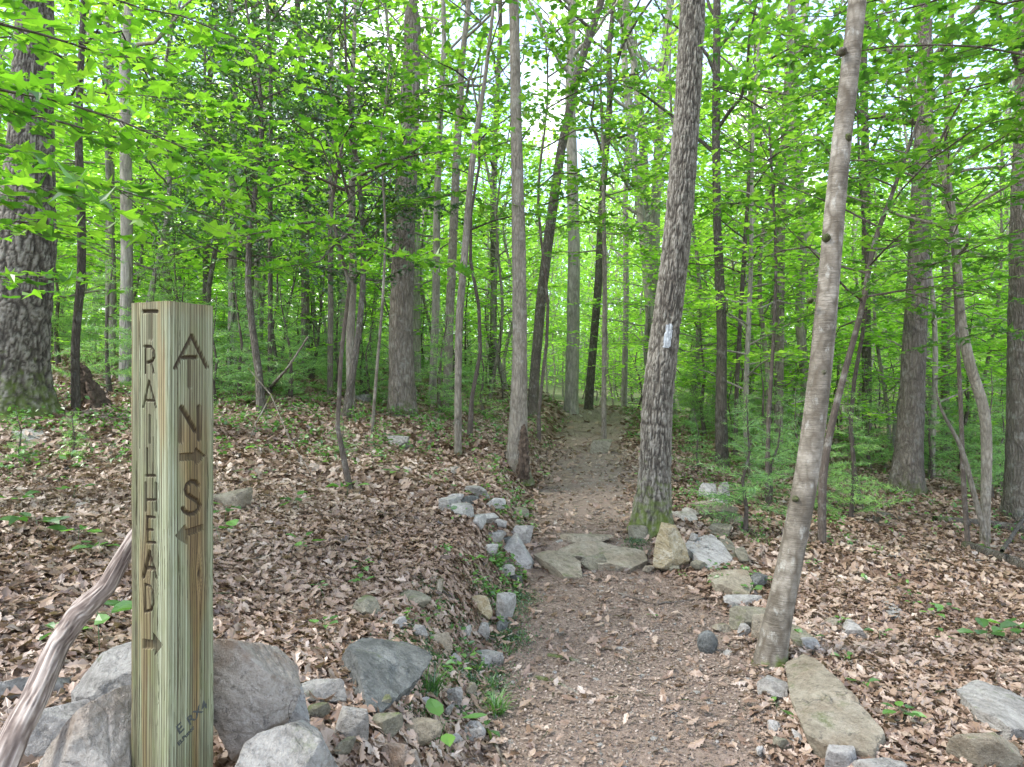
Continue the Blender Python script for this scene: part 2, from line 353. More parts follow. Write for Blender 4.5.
class Bark:
    def __init__(s): s.V = []; s.Q = []; s.T = []; s.H = []; s.R = []; s.n = 0
    def tube(s, P, R, nseg=8, flare=0, wob=0, seed=0, ridge=None, cap=True):
        P = np.asarray(P, float); R = np.asarray(R, float); n = len(P)
        T = np.gradient(P, axis=0); T /= np.linalg.norm(T, axis=1)[:, None]+1e-9
        ref = np.array([1., 0, 0]) if abs(T[0][0]) < .8 else np.array([0, 1., 0])
        A = np.cross(T, ref); A /= np.linalg.norm(A, axis=1)[:, None]+1e-9
        B = np.cross(T, A)
        th = np.arange(nseg)/nseg*2*math.pi
        arc = np.concatenate([[0], np.cumsum(np.linalg.norm(np.diff(P, axis=0), axis=1))])
        rr = R[:, None]*np.ones(nseg)[None]
        if wob or flare:
            c, sn = np.cos(th)[None]*1.5, np.sin(th)[None]*1.5
            rr = rr*(1+wob*(fbm(c+seed*3.1, sn, arc[:, None]*1.6, 2, seed)-.5))
            lob = fbm(c*1.7+seed, sn*1.7, 0*arc[:, None], 2, seed+5)
            rr = rr*(1+flare*np.exp(-arc[:, None]/(R[0]*1.3))*(.35+1.3*lob))
        rid = np.full((n, nseg), .5)
        if ridge:
            dep, fr, vf = ridge
            cx, sx = np.cos(th)[None]*R.mean()*fr, np.sin(th)[None]*R.mean()*fr
            zz = arc[:, None]
            wx = (fbm(cx*.8, sx*.8, zz*vf*1.2, 2, seed+31)-.5)*1.6
            n1 = np.abs(vnoise(cx+wx, sx+wx*.7, zz*vf, seed+1)*2-1)
            n2 = np.abs(vnoise(cx*1.9-wx, sx*1.9+wx, zz*vf*2.1, seed+2)*2-1)
            v = np.clip(np.minimum(n1*2.6, n2*3.2+.25), 0, 1)
            cr = np.clip(np.abs(vnoise(cx*.8+7, sx*.8, zz*vf*4.5, seed+4)*2-1)*5, 0, 1)
            v = v*(.6+.4*cr)
            fine = vnoise(cx*6, sx*6, zz*60, seed+3)
            rid = np.clip(v*.85+.15*fine, 0, 1)
            rr = rr + dep*(rid-.7)
        V = P[:, None, :] + (A[:, None, :]*np.cos(th)[None, :, None]+B[:, None, :]*np.sin(th)[None, :, None])*rr[:, :, None]
        i = np.arange(n-1)[:, None]*nseg; j = np.arange(nseg)[None]; k = (j+1) % nseg
        Q = np.stack([i+j, i+k, i+nseg+k, i+nseg+j], -1).reshape(-1, 4)+s.n
        s.V.append(V.reshape(-1, 3)); s.Q.append(Q)
        s.H.append(np.repeat(arc, nseg)); s.R.append(rid.ravel())
        base = s.n; s.n += n*nseg
        if cap:
            s.V.append(P[-1:]+T[-1:]*R[-1]*.3); s.H.append(arc[-1:]); s.R.append(np.array([.5]))
            t = base+(n-1)*nseg
            s.T.append(np.stack([t+j[0], t+k[0], np.full(nseg, s.n)], -1)); s.n += 1
    def mesh(s, name, mat):
        return mesh_from(name, np.concatenate(s.V), [np.concatenate(s.Q)]+([np.concatenate(s.T)] if s.T else []), mat,
                         {'hgt': np.concatenate(s.H), 'ridge': np.concatenate(s.R)})

def T_fan(outline, center, zf=None):
    V = [center]+outline; n = len(outline)
    return np.array(V, float), np.array([[0, i+1, (i+1) % n+1] for i in range(n)])
def sym(pts):  # pts from base to tip exclusive; returns closed outline
    return [(0, 0, 0)]+[(x, -y, z) for x, y, z in pts]+[(1, 0, -.05)]+[(x, y, z) for x, y, z in pts[::-1]]
TPL = {}
TPL['rhomb'] = (np.array([(0, 0, 0), (.42, -.34, .06), (1, 0, -.04), (.42, .34, .06)], float), np.array([[0, 1, 2], [0, 2, 3]]))
TPL['oval'] = T_fan(sym([(.22, .22, .03), (.55, .30, .05), (.82, .17, .02)]), (.5, 0, -.02))
TPL['maple'] = T_fan(sym([(-.08, .28, .0), (.16, .22, .02), (.46, .52, -.02), (.52, .20, .03), (.78, .2, .0)]), (.34, 0, .02))
TPL['maple2'] = T_fan(sym([(.0, .28, .0), (.42, .5, -.02), (.55, .18, .03)]), (.34, 0, .02))
TPL['oakleaf'] = T_fan(sym([(.14, .06, 0), (.26, .15, .0), (.34, .10, 0), (.48, .22, 0), (.57, .13, 0), (.72, .23, 0), (.86, .12, 0)]), (.5, 0, 0))
TPL['litter'] = T_fan(sym([(.25, .19, 0), (.42, .12, 0), (.62, .26, 0), (.80, .12, 0)]), (.5, 0, 0))
TPL['litter0'] = (np.array([(0, 0, 0), (.35, -.22, 0), (.8, -.2, 0), (1, 0, 0), (.75, .22, 0), (.3, .2, 0)], float), np.array([[0, 1, 5], [1, 2, 4], [1, 4, 5], [2, 3, 4]]))
TPL['needle'] = (np.array([(0, -.05, 0), (1, 0, 0), (0, .05, 0)], float), np.array([[0, 1, 2]]))
TPL['grass'] = (np.array([(0, -.02, 0), (.5, -.018, .12), (1, 0, .0), (.5, .018, .12), (0, .02, 0)], float), np.array([[0, 1, 3], [1, 2, 3], [0, 3, 4]]))

class Leaves:
    def __init__(s): s.p = []; s.d = []; s.n = []; s.s = []
    def add(s, p, d, n, size):
        p = np.atleast_2d(p); k = len(p)
        s.p.append(p); s.d.append(np.broadcast_to(d, (k, 3))); s.n.append(np.broadcast_to(n, (k, 3)))
        s.s.append(np.broadcast_to(size, (k,)))
    def count(s): return sum(len(a) for a in s.p)
    def mesh(s, name, tpl, mat, curl=.0, r=None, rnd=None, smooth=False):
        r = r or rng
        p = np.concatenate(s.p); d = np.concatenate(s.d); n = np.concatenate(s.n); sz = np.concatenate(s.s)
        d = d/(np.linalg.norm(d, axis=1)[:, None]+1e-9)
        y = np.cross(n, d); y /= np.linalg.norm(y, axis=1)[:, None]+1e-9
        z = np.cross(d, y)
        V, Fc = TPL[tpl]; k = len(p); m = len(V)
        L = np.broadcast_to(V, (k, m, 3)).copy()
        if curl:
            c1 = r.normal(.5, 1, k)[:, None]*curl; c2 = r.normal(0, .8, k)[:, None]*curl; c3 = r.normal(0, .7, k)[:, None]*curl
            L[:, :, 2] += c1*L[:, :, 1]**2*3.5 + c2*(L[:, :, 0]-.5)**2*1.6 + c3*L[:, :, 1]*(L[:, :, 0]-.5)*1.5
        L[:, :, 1] *= r.uniform(.8, 1.2, k)[:, None]
        L *= sz[:, None, None]
        W = p[:, None, :]+L[:, :, 0:1]*d[:, None, :]+L[:, :, 1:2]*y[:, None, :]+L[:, :, 2:3]*z[:, None, :]
        Fi = (Fc[None]+(np.arange(k)*m)[:, None, None]).reshape(-1, 3)
        rv = (r.random(k) if rnd is None else rnd)
        return mesh_from(name, W.reshape(-1, 3), [Fi], mat, {'rnd': np.repeat(rv, m)}, smooth)

def unit(v): return v/(np.linalg.norm(v)+1e-9)

def branch(bk, lv, P, r0, rnd, twig_l=.6, twig_s=.16, leaf=.1, leaf_s=.055, flat=.22, start=.25, tw_r=.0025, nseg=5, updown=.12, depth=1):
    """a limb along polyline P with side twigs in a flat spray, leaves on the twigs"""
    P = np.asarray(P, float)
    seg = np.linalg.norm(np.diff(P, axis=0), axis=1); arc = np.concatenate([[0], np.cumsum(seg)]); L = arc[-1]
    n = max(4, int(L/.25))
    t = np.linspace(0, L, n)
    C = np.stack([np.interp(t, arc, P[:, k]) for k in range(3)], 1)
    C[1:-1] += rnd.normal(0, .012*min(L, 2), (n-2, 3))
    bk.tube(C, r0*(1-t/L)**.8+.0018, nseg)
    s = start*L; side = 1
    while s < L:
        q = np.array([np.interp(s, t, C[:, k]) for k in range(3)])
        i = min(int(s/L*(n-1)), n-2); dirv = unit(C[i+1]-C[i])
        up = np.array([0, 0, 1.]); sd = unit(np.cross(dirv, up))
        ang = math.radians(rnd.uniform(38, 68))
        td = unit(dirv*math.cos(ang)+side*sd*math.sin(ang)+up*rnd.normal(.02, updown))
        tl = twig_l*(1-.55*s/L)*rnd.uniform(.6, 1.15)
        twig(bk, lv, q, td, tl, rnd, leaf, leaf_s, flat, tw_r)
        side = -side; s += twig_s*rnd.uniform(.6, 1.4)
    twig(bk, lv, C[-1], unit(C[-1]-C[-2]), twig_l*.6, rnd, leaf, leaf_s, flat, tw_r)

def twig(bk, lv, q, td, tl, rnd, leaf, leaf_s, flat, tw_r):
    k = max(2, int(tl/leaf_s))
    u = np.linspace(.12, 1, k)
    drop = -.12*tl
    pts = q[None]+td[None]*(u*tl)[:, None]; pts[:, 2] += drop*u**2
    bk.tube(np.array([q, q+td*tl*.5+[0, 0, drop*.25], q+td*tl+[0, 0, drop]]), [tw_r, tw_r*.7, tw_r*.3], 3, cap=False)
    up = np.array([0, 0, 1.]); sd = unit(np.cross(td, up))
    sg = np.where(np.arange(k) % 2 == 0, 1, -1)[:, None]
    a = np.radians(rnd.uniform(25, 75, k))[:, None]
    d = td[None]*np.cos(a)+sg*sd[None]*np.sin(a)+rnd.normal(0, flat*.7, (k, 3))
    nrm = up[None]+rnd.normal(0, flat, (k, 3))
    lv.add(pts+rnd.normal(0, leaf*.12, (k, 3)), d, nrm, leaf*rnd.uniform(.6, 1.25, k))

def wander(H, lean, rnd, amp=.12, n=None):
    n = n or max(6, int(H/.5))
    t = np.linspace(0, 1, n)
    x = np.zeros((n, 3)); x[:, 2] = t*H
    f1, f2 = rnd.uniform(.6, 2.2, 2); p1, p2 = rnd.uniform(0, 6.28, 2)
    x[:, 0] = lean[0]*t*H+amp*(np.sin(t*f1*6+p1)-math.sin(p1)); x[:, 1] = lean[1]*t*H+amp*(np.sin(t*f2*6+p2)-math.sin(p2))
    return x

def crown_on(bk, lv, C, R, z0, crown_r, nb, rnd, leaf, kind, density=1.0):
    """C,R trunk polyline; crown from fraction of height z0"""
    arc = np.concatenate([[0], np.cumsum(np.linalg.norm(np.diff(C, axis=0), axis=1))]); L = arc[-1]
    az = rnd.uniform(0, 6.28)
    for i in range(nb):
        f = z0/L+(1-z0/L)*((i+rnd.uniform(0, .8))/nb)*.97
        s = f*L; q = np.array([np.interp(s, arc, C[:, k]) for k in range(3)]); tr = np.interp(s, arc, R)
        g = (s-z0)/(L-z0)
        prof = (.55+.6*math.sin(math.pi*min(1, g*.9+.12)))*(1-g*.45)
        bl = crown_r*prof*rnd.uniform(.65, 1.1)
        az += 2.4+rnd.uniform(-.4, .4)
        if kind == 'under': el = math.radians(rnd.uniform(-2, 25)+g*30)
        elif kind == 'canopy': el = math.radians(rnd.uniform(15, 50)+g*20)
        else: el = math.radians(rnd.uniform(-5, 40))
        d = np.array([math.cos(az)*math.cos(el), math.sin(az)*math.cos(el), math.sin(el)])
        bend = .18 if kind == 'canopy' else -.10
        P = np.array([q, q+d*bl*.35, q+d*bl*.7+[0, 0, bend*bl*.3], q+d*bl+[0, 0, bend*bl*.8]])
        P[1:] += rnd.normal(0, .05*bl, (3, 3))
        if kind == 'under':
            branch(bk, lv, P, max(.006, tr*.4), rnd, twig_l=bl*.42, twig_s=.17/density, leaf=leaf, leaf_s=leaf*.62, flat=.2, updown=.1)
        elif kind == 'canopy':
            branch(bk, lv, P, max(.015, tr*.5), rnd, twig_l=bl*.5, twig_s=.34/density, leaf=leaf, leaf_s=leaf*.62, flat=.55, updown=.45, tw_r=.006, start=.3)
        else:
            branch(bk, lv, P, max(.006, tr*.4), rnd, twig_l=bl*.5, twig_s=.11/density, leaf=leaf, leaf_s=leaf*.55, flat=.8, updown=.5)

def conifer(seed, H, spread, whorls, needle=.06, fine=1.0):
    rnd = np.random.default_rng(seed); bk = Bark(); lv = Leaves()
    C = wander(H, rnd.normal(0, .03, 2), rnd, .04); R = np.linspace(.018+.008*H, .004, len(C))
    bk.tube(C, R, 7, .3)
    for i in range(whorls):
        f = .06+.92*i/whorls; z = f*H
        q = np.array([np.interp(z, C[:, 2], C[:, k]) for k in range(3)])
        for b in range(rnd.integers(3, 6)):
            az = rnd.uniform(0, 6.28); bl = spread*(1-f*.8)*rnd.uniform(.5, 1.1); el = math.radians(rnd.uniform(-12, 25))
            d = np.array([math.cos(az)*math.cos(el), math.sin(az)*math.cos(el), math.sin(el)])
            P = np.array([q, q+d*bl*.5+[0, 0, .02], q+d*bl+[0, 0, -.08*bl]])
            bk.tube(P, [.006, .004, .0015], 3, cap=False)
            for s in np.arange(.15, 1, .09/bl):
                p0 = P[0]*(1-s)+P[2]*s
                for sg in (-1, 1):
                    sd = unit(np.cross(d, [0, 0, 1.]))*sg
                    td = unit(d*.75+sd*rnd.uniform(.5, 1)+[0, 0, rnd.normal(0, .12)]); tl = bl*.38*(1-s*.6)*rnd.uniform(.6, 1.1)
                    k = max(3, int(tl/.012*fine)); u = rnd.random(k)
                    pp = p0[None]+td[None]*(u*tl)[:, None]
                    dd = td[None]*.7+rnd.normal(0, .55, (k, 3))
                    lv.add(pp, dd, rnd.normal(0, 1, (k, 3))+[0, 0, .6], needle*rnd.uniform(.6, 1.2, k))
    return bk, lv

# ------------------------------------------------------------------ ground sheets
def build_ground():
    xs = np.concatenate([-np.geomspace(260, 9, 26), np.arange(-8.6, 9.6, .075), np.geomspace(10, 260, 26)])
    ys = np.concatenate([-np.geomspace(60, 1.5, 10), np.arange(-1, .6, .3), np.arange(.7, 18, .065), np.geomspace(18.2, 320, 60)])
    X, Y = np.meshgrid(xs, ys)
    Z = tz(X, Y)
    near = (np.abs(X) < 9.6) & (Y > .3) & (Y < 18)
    Z = Z+near*.022*(fbm(X*9, Y*9, 0, 3, 21)-.5)
    c, w = path_c(Y), path_w(Y)
    e = np.abs(X-c)-w
    e = e+.3*(fbm(X*2.2, Y*1.3, 0, 3, 55)-.5)*np.clip((Y-6.3)/3, 0, 1)
    pm = 1-sstep((e+.14)/.34)
    pm = pm*(Y < 40)
    farm = sstep((np.hypot(X, Y)-14)/14)
    ny, nx = X.shape
    i = np.arange(ny-1)[:, None]*nx; j = np.arange(nx-1)[None]
    Q = np.stack([i+j, i+j+1, i+nx+j+1, i+nx+j], -1).reshape(-1, 4)
    V = np.stack([X, Y, Z], -1).reshape(-1, 3)
    inp = (pm.ravel()[Q].mean(1) > .5) & (V[Q][:, :, 1].mean(1) > .3)
    for nm, msk in (('forest_floor', ~inp), ('trail_path', inp)):
        q = Q[msk]; used = np.unique(q); mp = np.zeros(len(V), np.int64); mp[used] = np.arange(len(used))
        me = mesh_from(nm, V[used], [mp[q]], MAT['ground'], {'pathm': pm.ravel()[used], 'farm': farm.ravel()[used]})
        set_props(add_obj(nm, me), 'leaf strewn forest ground rising left and falling right' if nm == 'forest_floor' else 'worn dirt trail winding uphill through the woods', None, None, 'structure')
build_ground()

def build_litter():
    def batch(n, ylo, yhi, tpl, s0, s1, onpath, name, label, yexp=1.0, mat='litter', tilt=.5, rlo=0, rhi=1, lift=.03, curl=.3):
        u = rng.random(n*3)
        Y = np.sqrt(ylo**2+u*(yhi**2-ylo**2)) if yexp == 1 else ylo+(yhi-ylo)*u**yexp
        X = rng.uniform(-1, 1, n*3)*(Y*.86+.5)
        c, w = path_c(Y), path_w(Y); e = np.abs(X-c)-w
        if onpath: keep = e < .1+.12*(rng.random(n*3))
        else: keep = (e > rng.normal(0, 1, n*3)*np.where(Y > 6.2, .16, .07)) | (rng.random(n*3) < np.where(Y < 6, .05, .05))
        X, Y = X[keep][:n], Y[keep][:n]; k = len(X)
        Z = tz(X, Y)+rng.random(k)**2*lift+.004
        e = .05
        gx = (tz(X+e, Y)-tz(X-e, Y))/(2*e); gy = (tz(X, Y+e)-tz(X, Y-e))/(2*e)
        a = rng.uniform(0, 6.28, k)
        n_ = np.stack([-gx, -gy, np.ones(k)], 1)+rng.normal(0, tilt, (k, 3))*[1, 1, .3]
        d = np.stack([np.cos(a), np.sin(a), gx*np.cos(a)+gy*np.sin(a)], 1); d -= n_*np.sum(d*n_, 1)[:, None]/np.sum(n_*n_, 1)[:, None]
        L = Leaves(); sz = rng.uniform(s0, s1, k)
        L.add(np.stack([X, Y, Z], 1)-d*sz[:, None]*.5/np.linalg.norm(d, axis=1)[:, None], d, n_, sz)
        me = L.mesh(name, tpl, MAT[mat], curl, rnd=rlo+(rhi-rlo)*np.clip(.5*rng.random(k)+.5*fbm(X*1.2, Y*1.2, 0, 3, 8)+rng.normal(0, .12, k), 0, 1))
        set_props(add_obj(name, me), label, None, None, 'stuff')
    batch(62000, 1.2, 5.5, 'oakleaf', .03, .095, False, 'leaf_litter', 'curled brown oak leaves lying thick near the signpost and trail', lift=.035, curl=.4, tilt=.42)
    batch(90000, 5.5, 12, 'litter', .05, .12, False, 'leaf_litter', 'dry brown fallen leaves over the banks either side', lift=.045)
    batch(60000, 12, 28, 'litter0', .10, .19, False, 'leaf_litter', 'dry brown fallen leaves far among the trunks')
    batch(70000, 1.8, 7, 'litter0', .006, .026, True, 'leaf_litter', 'crushed leaf scraps trodden into the trail', tilt=.25, mat='scrap', rlo=0, rhi=1, lift=.012)
    batch(42000, 6.5, 20, 'litter0', .015, .05, True, 'leaf_litter', 'crushed leaf scraps on the upper trail', tilt=.25, mat='scrap', rlo=0, rhi=1, lift=.015)
    batch(24000, 1.2, 6, 'litter0', .012, .035, False, 'leaf_litter', 'small torn leaf scraps between the whole leaves', tilt=.4, rlo=.1, rhi=.9, lift=.03)
build_litter()

# gravel on the trail
def blob(rnd, sub=1):
    import bmesh
    bm = bmesh.new(); bmesh.ops.create_icosphere(bm, subdivisions=sub, radius=1)
    V = np.array([v.co[:] for v in bm.verts]); Fc = np.array([[v.index for v in f.verts] for f in bm.faces]); bm.free()
    return V, Fc
def build_gravel():
    V0, F0 = blob(rng, 1)
    n = 2600; Y = 1.9+rng.random(n)**1.5*9; X = path_c(Y)+rng.normal(0, 1, n)*path_w(Y)*.62
    k = np.stack([X, Y, tz(X, Y)], 1); s = rng.lognormal(-5.1, .55, n).clip(.003, .03)
    sc = s[:, None]*rng.uniform(.6, 1.3, (n, 3))*[1, 1, .6]
    W = V0[None]*(1+.25*rng.normal(0, 1, (n, len(V0), 1)).clip(-1, 1))*sc[:, None, :]+k[:, None, :]
    Fi = (F0[None]+(np.arange(n)*len(V0))[:, None, None]).reshape(-1, 3)
    set_props(add_obj('gravel', mesh_from('gravel', W.reshape(-1, 3), [Fi], MAT['r_grey'], None, False)), 'small stones and grit scattered on the trail', None, None, 'stuff')
build_gravel()

# ------------------------------------------------------------------ rocks
def rock_mesh(seed, dims, sub=5, ang=.8, nplanes=11):
    rnd = np.random.default_rng(seed)
    V, Fc = blob(rnd, sub)
    n = rnd.normal(0, 1, (nplanes, 3)); n /= np.linalg.norm(n, axis=1)[:, None]
    n = np.concatenate([n, [[0, 0, 1.], [0, 0, -1.]]]); d = rnd.uniform(.5, 1.0, len(n)); d[-2] = rnd.uniform(.55, .9)
    dots = V@n.T
    r = np.where(dots > .05, d/np.maximum(dots, .05), 9)
    k = 55.0
    rs = -np.log(np.exp(-k*np.minimum(r, 3)).sum(1))/k
    rs = np.clip(rs, .3, 1.5)
    rr = rs*ang+(1-ang)*.9
    P = V*rr[:, None]
    P += V*(.07*(fbm(V[:, 0]*2.2+seed, V[:, 1]*2.2, V[:, 2]*2.2, 4, seed)-.5))[:, None]
    P += V*(.035*(fbm(V[:, 0]*9+seed, V[:, 1]*9, V[:, 2]*9, 3, seed+3)-.5))[:, None]
    P /= np.abs(P).max(0)
    P = P*np.array(dims)/2
    return P, Fc

def rock(box, mat, label, up=.5, yaw=0., tilt=(0, 0), seed=None, sink=.2, sub=5, ang=1.0, group=None, Yc=None, lift=0., depth=None):
    x0, y0, x1, y1 = box; cx = (x0+x1)/2; h = y1-y0
    g = ground(cx, y1)
    if Yc: g = np.array([(cx-CX)/F*Yc, Yc, float(tz((cx-CX)/F*Yc, Yc))])
    gf = ground(cx, y1-h*(1-up)) if not Yc else g
    Y = (g[1]+gf[1])/2
    W = (x1-x0)/F*Y
    D = depth or min(max(gf[1]-g[1], .5*W), 1.5*W)
    H = max(up*h/F*Y*1.15, .12*W)/(1-sink)
    Y = g[1]+D/2*.8
    X = (cx-CX)/F*Y
    seed = seed or int(abs(cx*7+y1*13)) % 9999
    P, Fc = rock_mesh(seed, (W*1.25, D*1.15, H*1.15), sub, ang)
    o = add_obj('rock', mesh_from('rock', P, [Fc], MAT[mat], None, True))
    o.location = (X, Y, float(tz(X, Y))+H*(.5-sink)+lift)
    o.rotation_euler = (math.radians(tilt[0]), math.radians(tilt[1]), math.radians(yaw))
    for p in o.data.polygons: p.use_smooth = True
    try:
        o.data.set_sharp_from_angle(angle=math.radians(24))
    except Exception: pass
    set_props(o, label, 'rock', group)
    return o

def convex_mesh(planes, stretch, seed, size, sub=6, amp=1.0):
    rnd = np.random.default_rng(seed); V, Fc = blob(rnd, sub)
    D = V*np.array(stretch); D /= np.linalg.norm(D, axis=1)[:, None]
    n = np.array([p[0] for p in planes], float); n /= np.linalg.norm(n, axis=1)[:, None]; d = np.array([p[1] for p in planes])
    dots = D@n.T; r = np.where(dots > .02, d/np.maximum(dots, .02), 9)
    k = 300.0/size
    rs = -np.log(np.exp(-k*np.minimum(r, size*3)).sum(1))/k
    P = D*np.maximum(rs, .02*size)[:, None]
    q = P/size
    f1 = fbm(q[:, 0]*3+seed, q[:, 1]*3, q[:, 2]*3, 4, seed)-.5; f2 = fbm(q[:, 0]*12+seed, q[:, 1]*12, q[:, 2]*12, 4, seed+3)-.5
    ledge = np.abs(vnoise(q[:, 0]*4+q[:, 2]*5, q[:, 1]*4-q[:, 2]*3, q[:, 2]*2, seed+9)*2-1); ledge = -np.clip(1-ledge*9, 0, 1)
    P = P+D*(size*amp*(.045*f1+.04*f2+.02*ledge))[:, None]
    return P, Fc
def finish_rock(P, Fc, c, mat, label):
    c = np.array(c, float)
    me = mesh_from('rock', P, [Fc], MAT[mat], None, True)
    try: me.set_sharp_from_angle(angle=math.radians(26))
    except Exception: pass
    return set_props(add_obj('rock', me, None, c), label, 'rock')
def ground_h(px, py, h):
    z = CH-(py-CY)/F*_Ys; t = tz((px-CX)/F*_Ys, _Ys)+h
    k = np.nonzero(z <= t)[0]; Y = _Ys[k[0]]; return np.array([(px-CX)/F*Y, Y, z[k[0]]])
def slab_rock(poly, h, mat, label, seed=1, amp=1.0):
    """a stone lying on the ground whose flat top has the given outline"""
    P = np.array([ground_h(x, y, h) for x, y in poly]); c = P.mean(0)
    u, sv, vt = np.linalg.svd(P-c); n = vt[2]; n = n*np.sign(n[2])
    size = np.linalg.norm(P-c, axis=1).max(); c = c-n*h*.6
    pl = [(n, h*.6), (-n, h*1.4), (n+np.array([.18, -.15, 0]), h*.66), (n+np.array([-.2, .1, 0]), h*.68)]
    for a, b in zip(P, np.roll(P, -1, 0)):
        e = b-a; m = np.cross(e, n); m /= np.linalg.norm(m)
        if m@(a-c) < 0: m = -m
        m2 = unit(m-.12*n); pl.append((m2, m2@(a-c)))
    o = finish_rock(*convex_mesh(pl, (1, 1, .55), seed, size, 6, amp), c, mat, label); return o
def boulder(sil, Yc, depth, mat, label, seed=1, amp=1.0):
    """a boulder of the given side outline standing at distance Yc, faceted front and back"""
    P = np.array([px2(x, y, Yc) for x, y in sil]); c = P.mean(0); size = np.linalg.norm(P-c, axis=1).max(); rnd = np.random.default_rng(seed)
    pl = [(np.array([0, -1, .15]), depth*.5), (np.array([.35, -1, .3]), depth*.47), (np.array([-.45, -1, .05]), depth*.48), (np.array([.1, -1, -.5]), depth*.6), (np.array([0, 1, .1]), depth*.5)]
    for a, b in zip(P, np.roll(P, -1, 0)):
        e = b-a; m = np.array([e[2], 0, -e[0]]); m /= np.linalg.norm(m)
        if m@(a-c) < 0: m = -m
        for t in (rnd.choice([-1, 1])*rnd.uniform(.05, .5),):
            m2 = unit(m+np.array([0, t, 0])); pl.append((m2, m@(a-c)*m2@m*1.0+.0))
    Pf = np.concatenate([P-c+[0, -depth*.25, 0], P-c+[0, depth*.25, 0]])
    for q in range(4):
        m = unit(rnd.normal(0, 1, 3)*[1, .8, .9]+[0, -.7, .2]); pl.append((m, max((Pf@m).max(), depth*.5)*rnd.uniform(.55, .78)))
    return finish_rock(*convex_mesh(pl, (1, .8, 1), seed, size, 6, amp), c+[0, depth*.1, 0], mat, label)

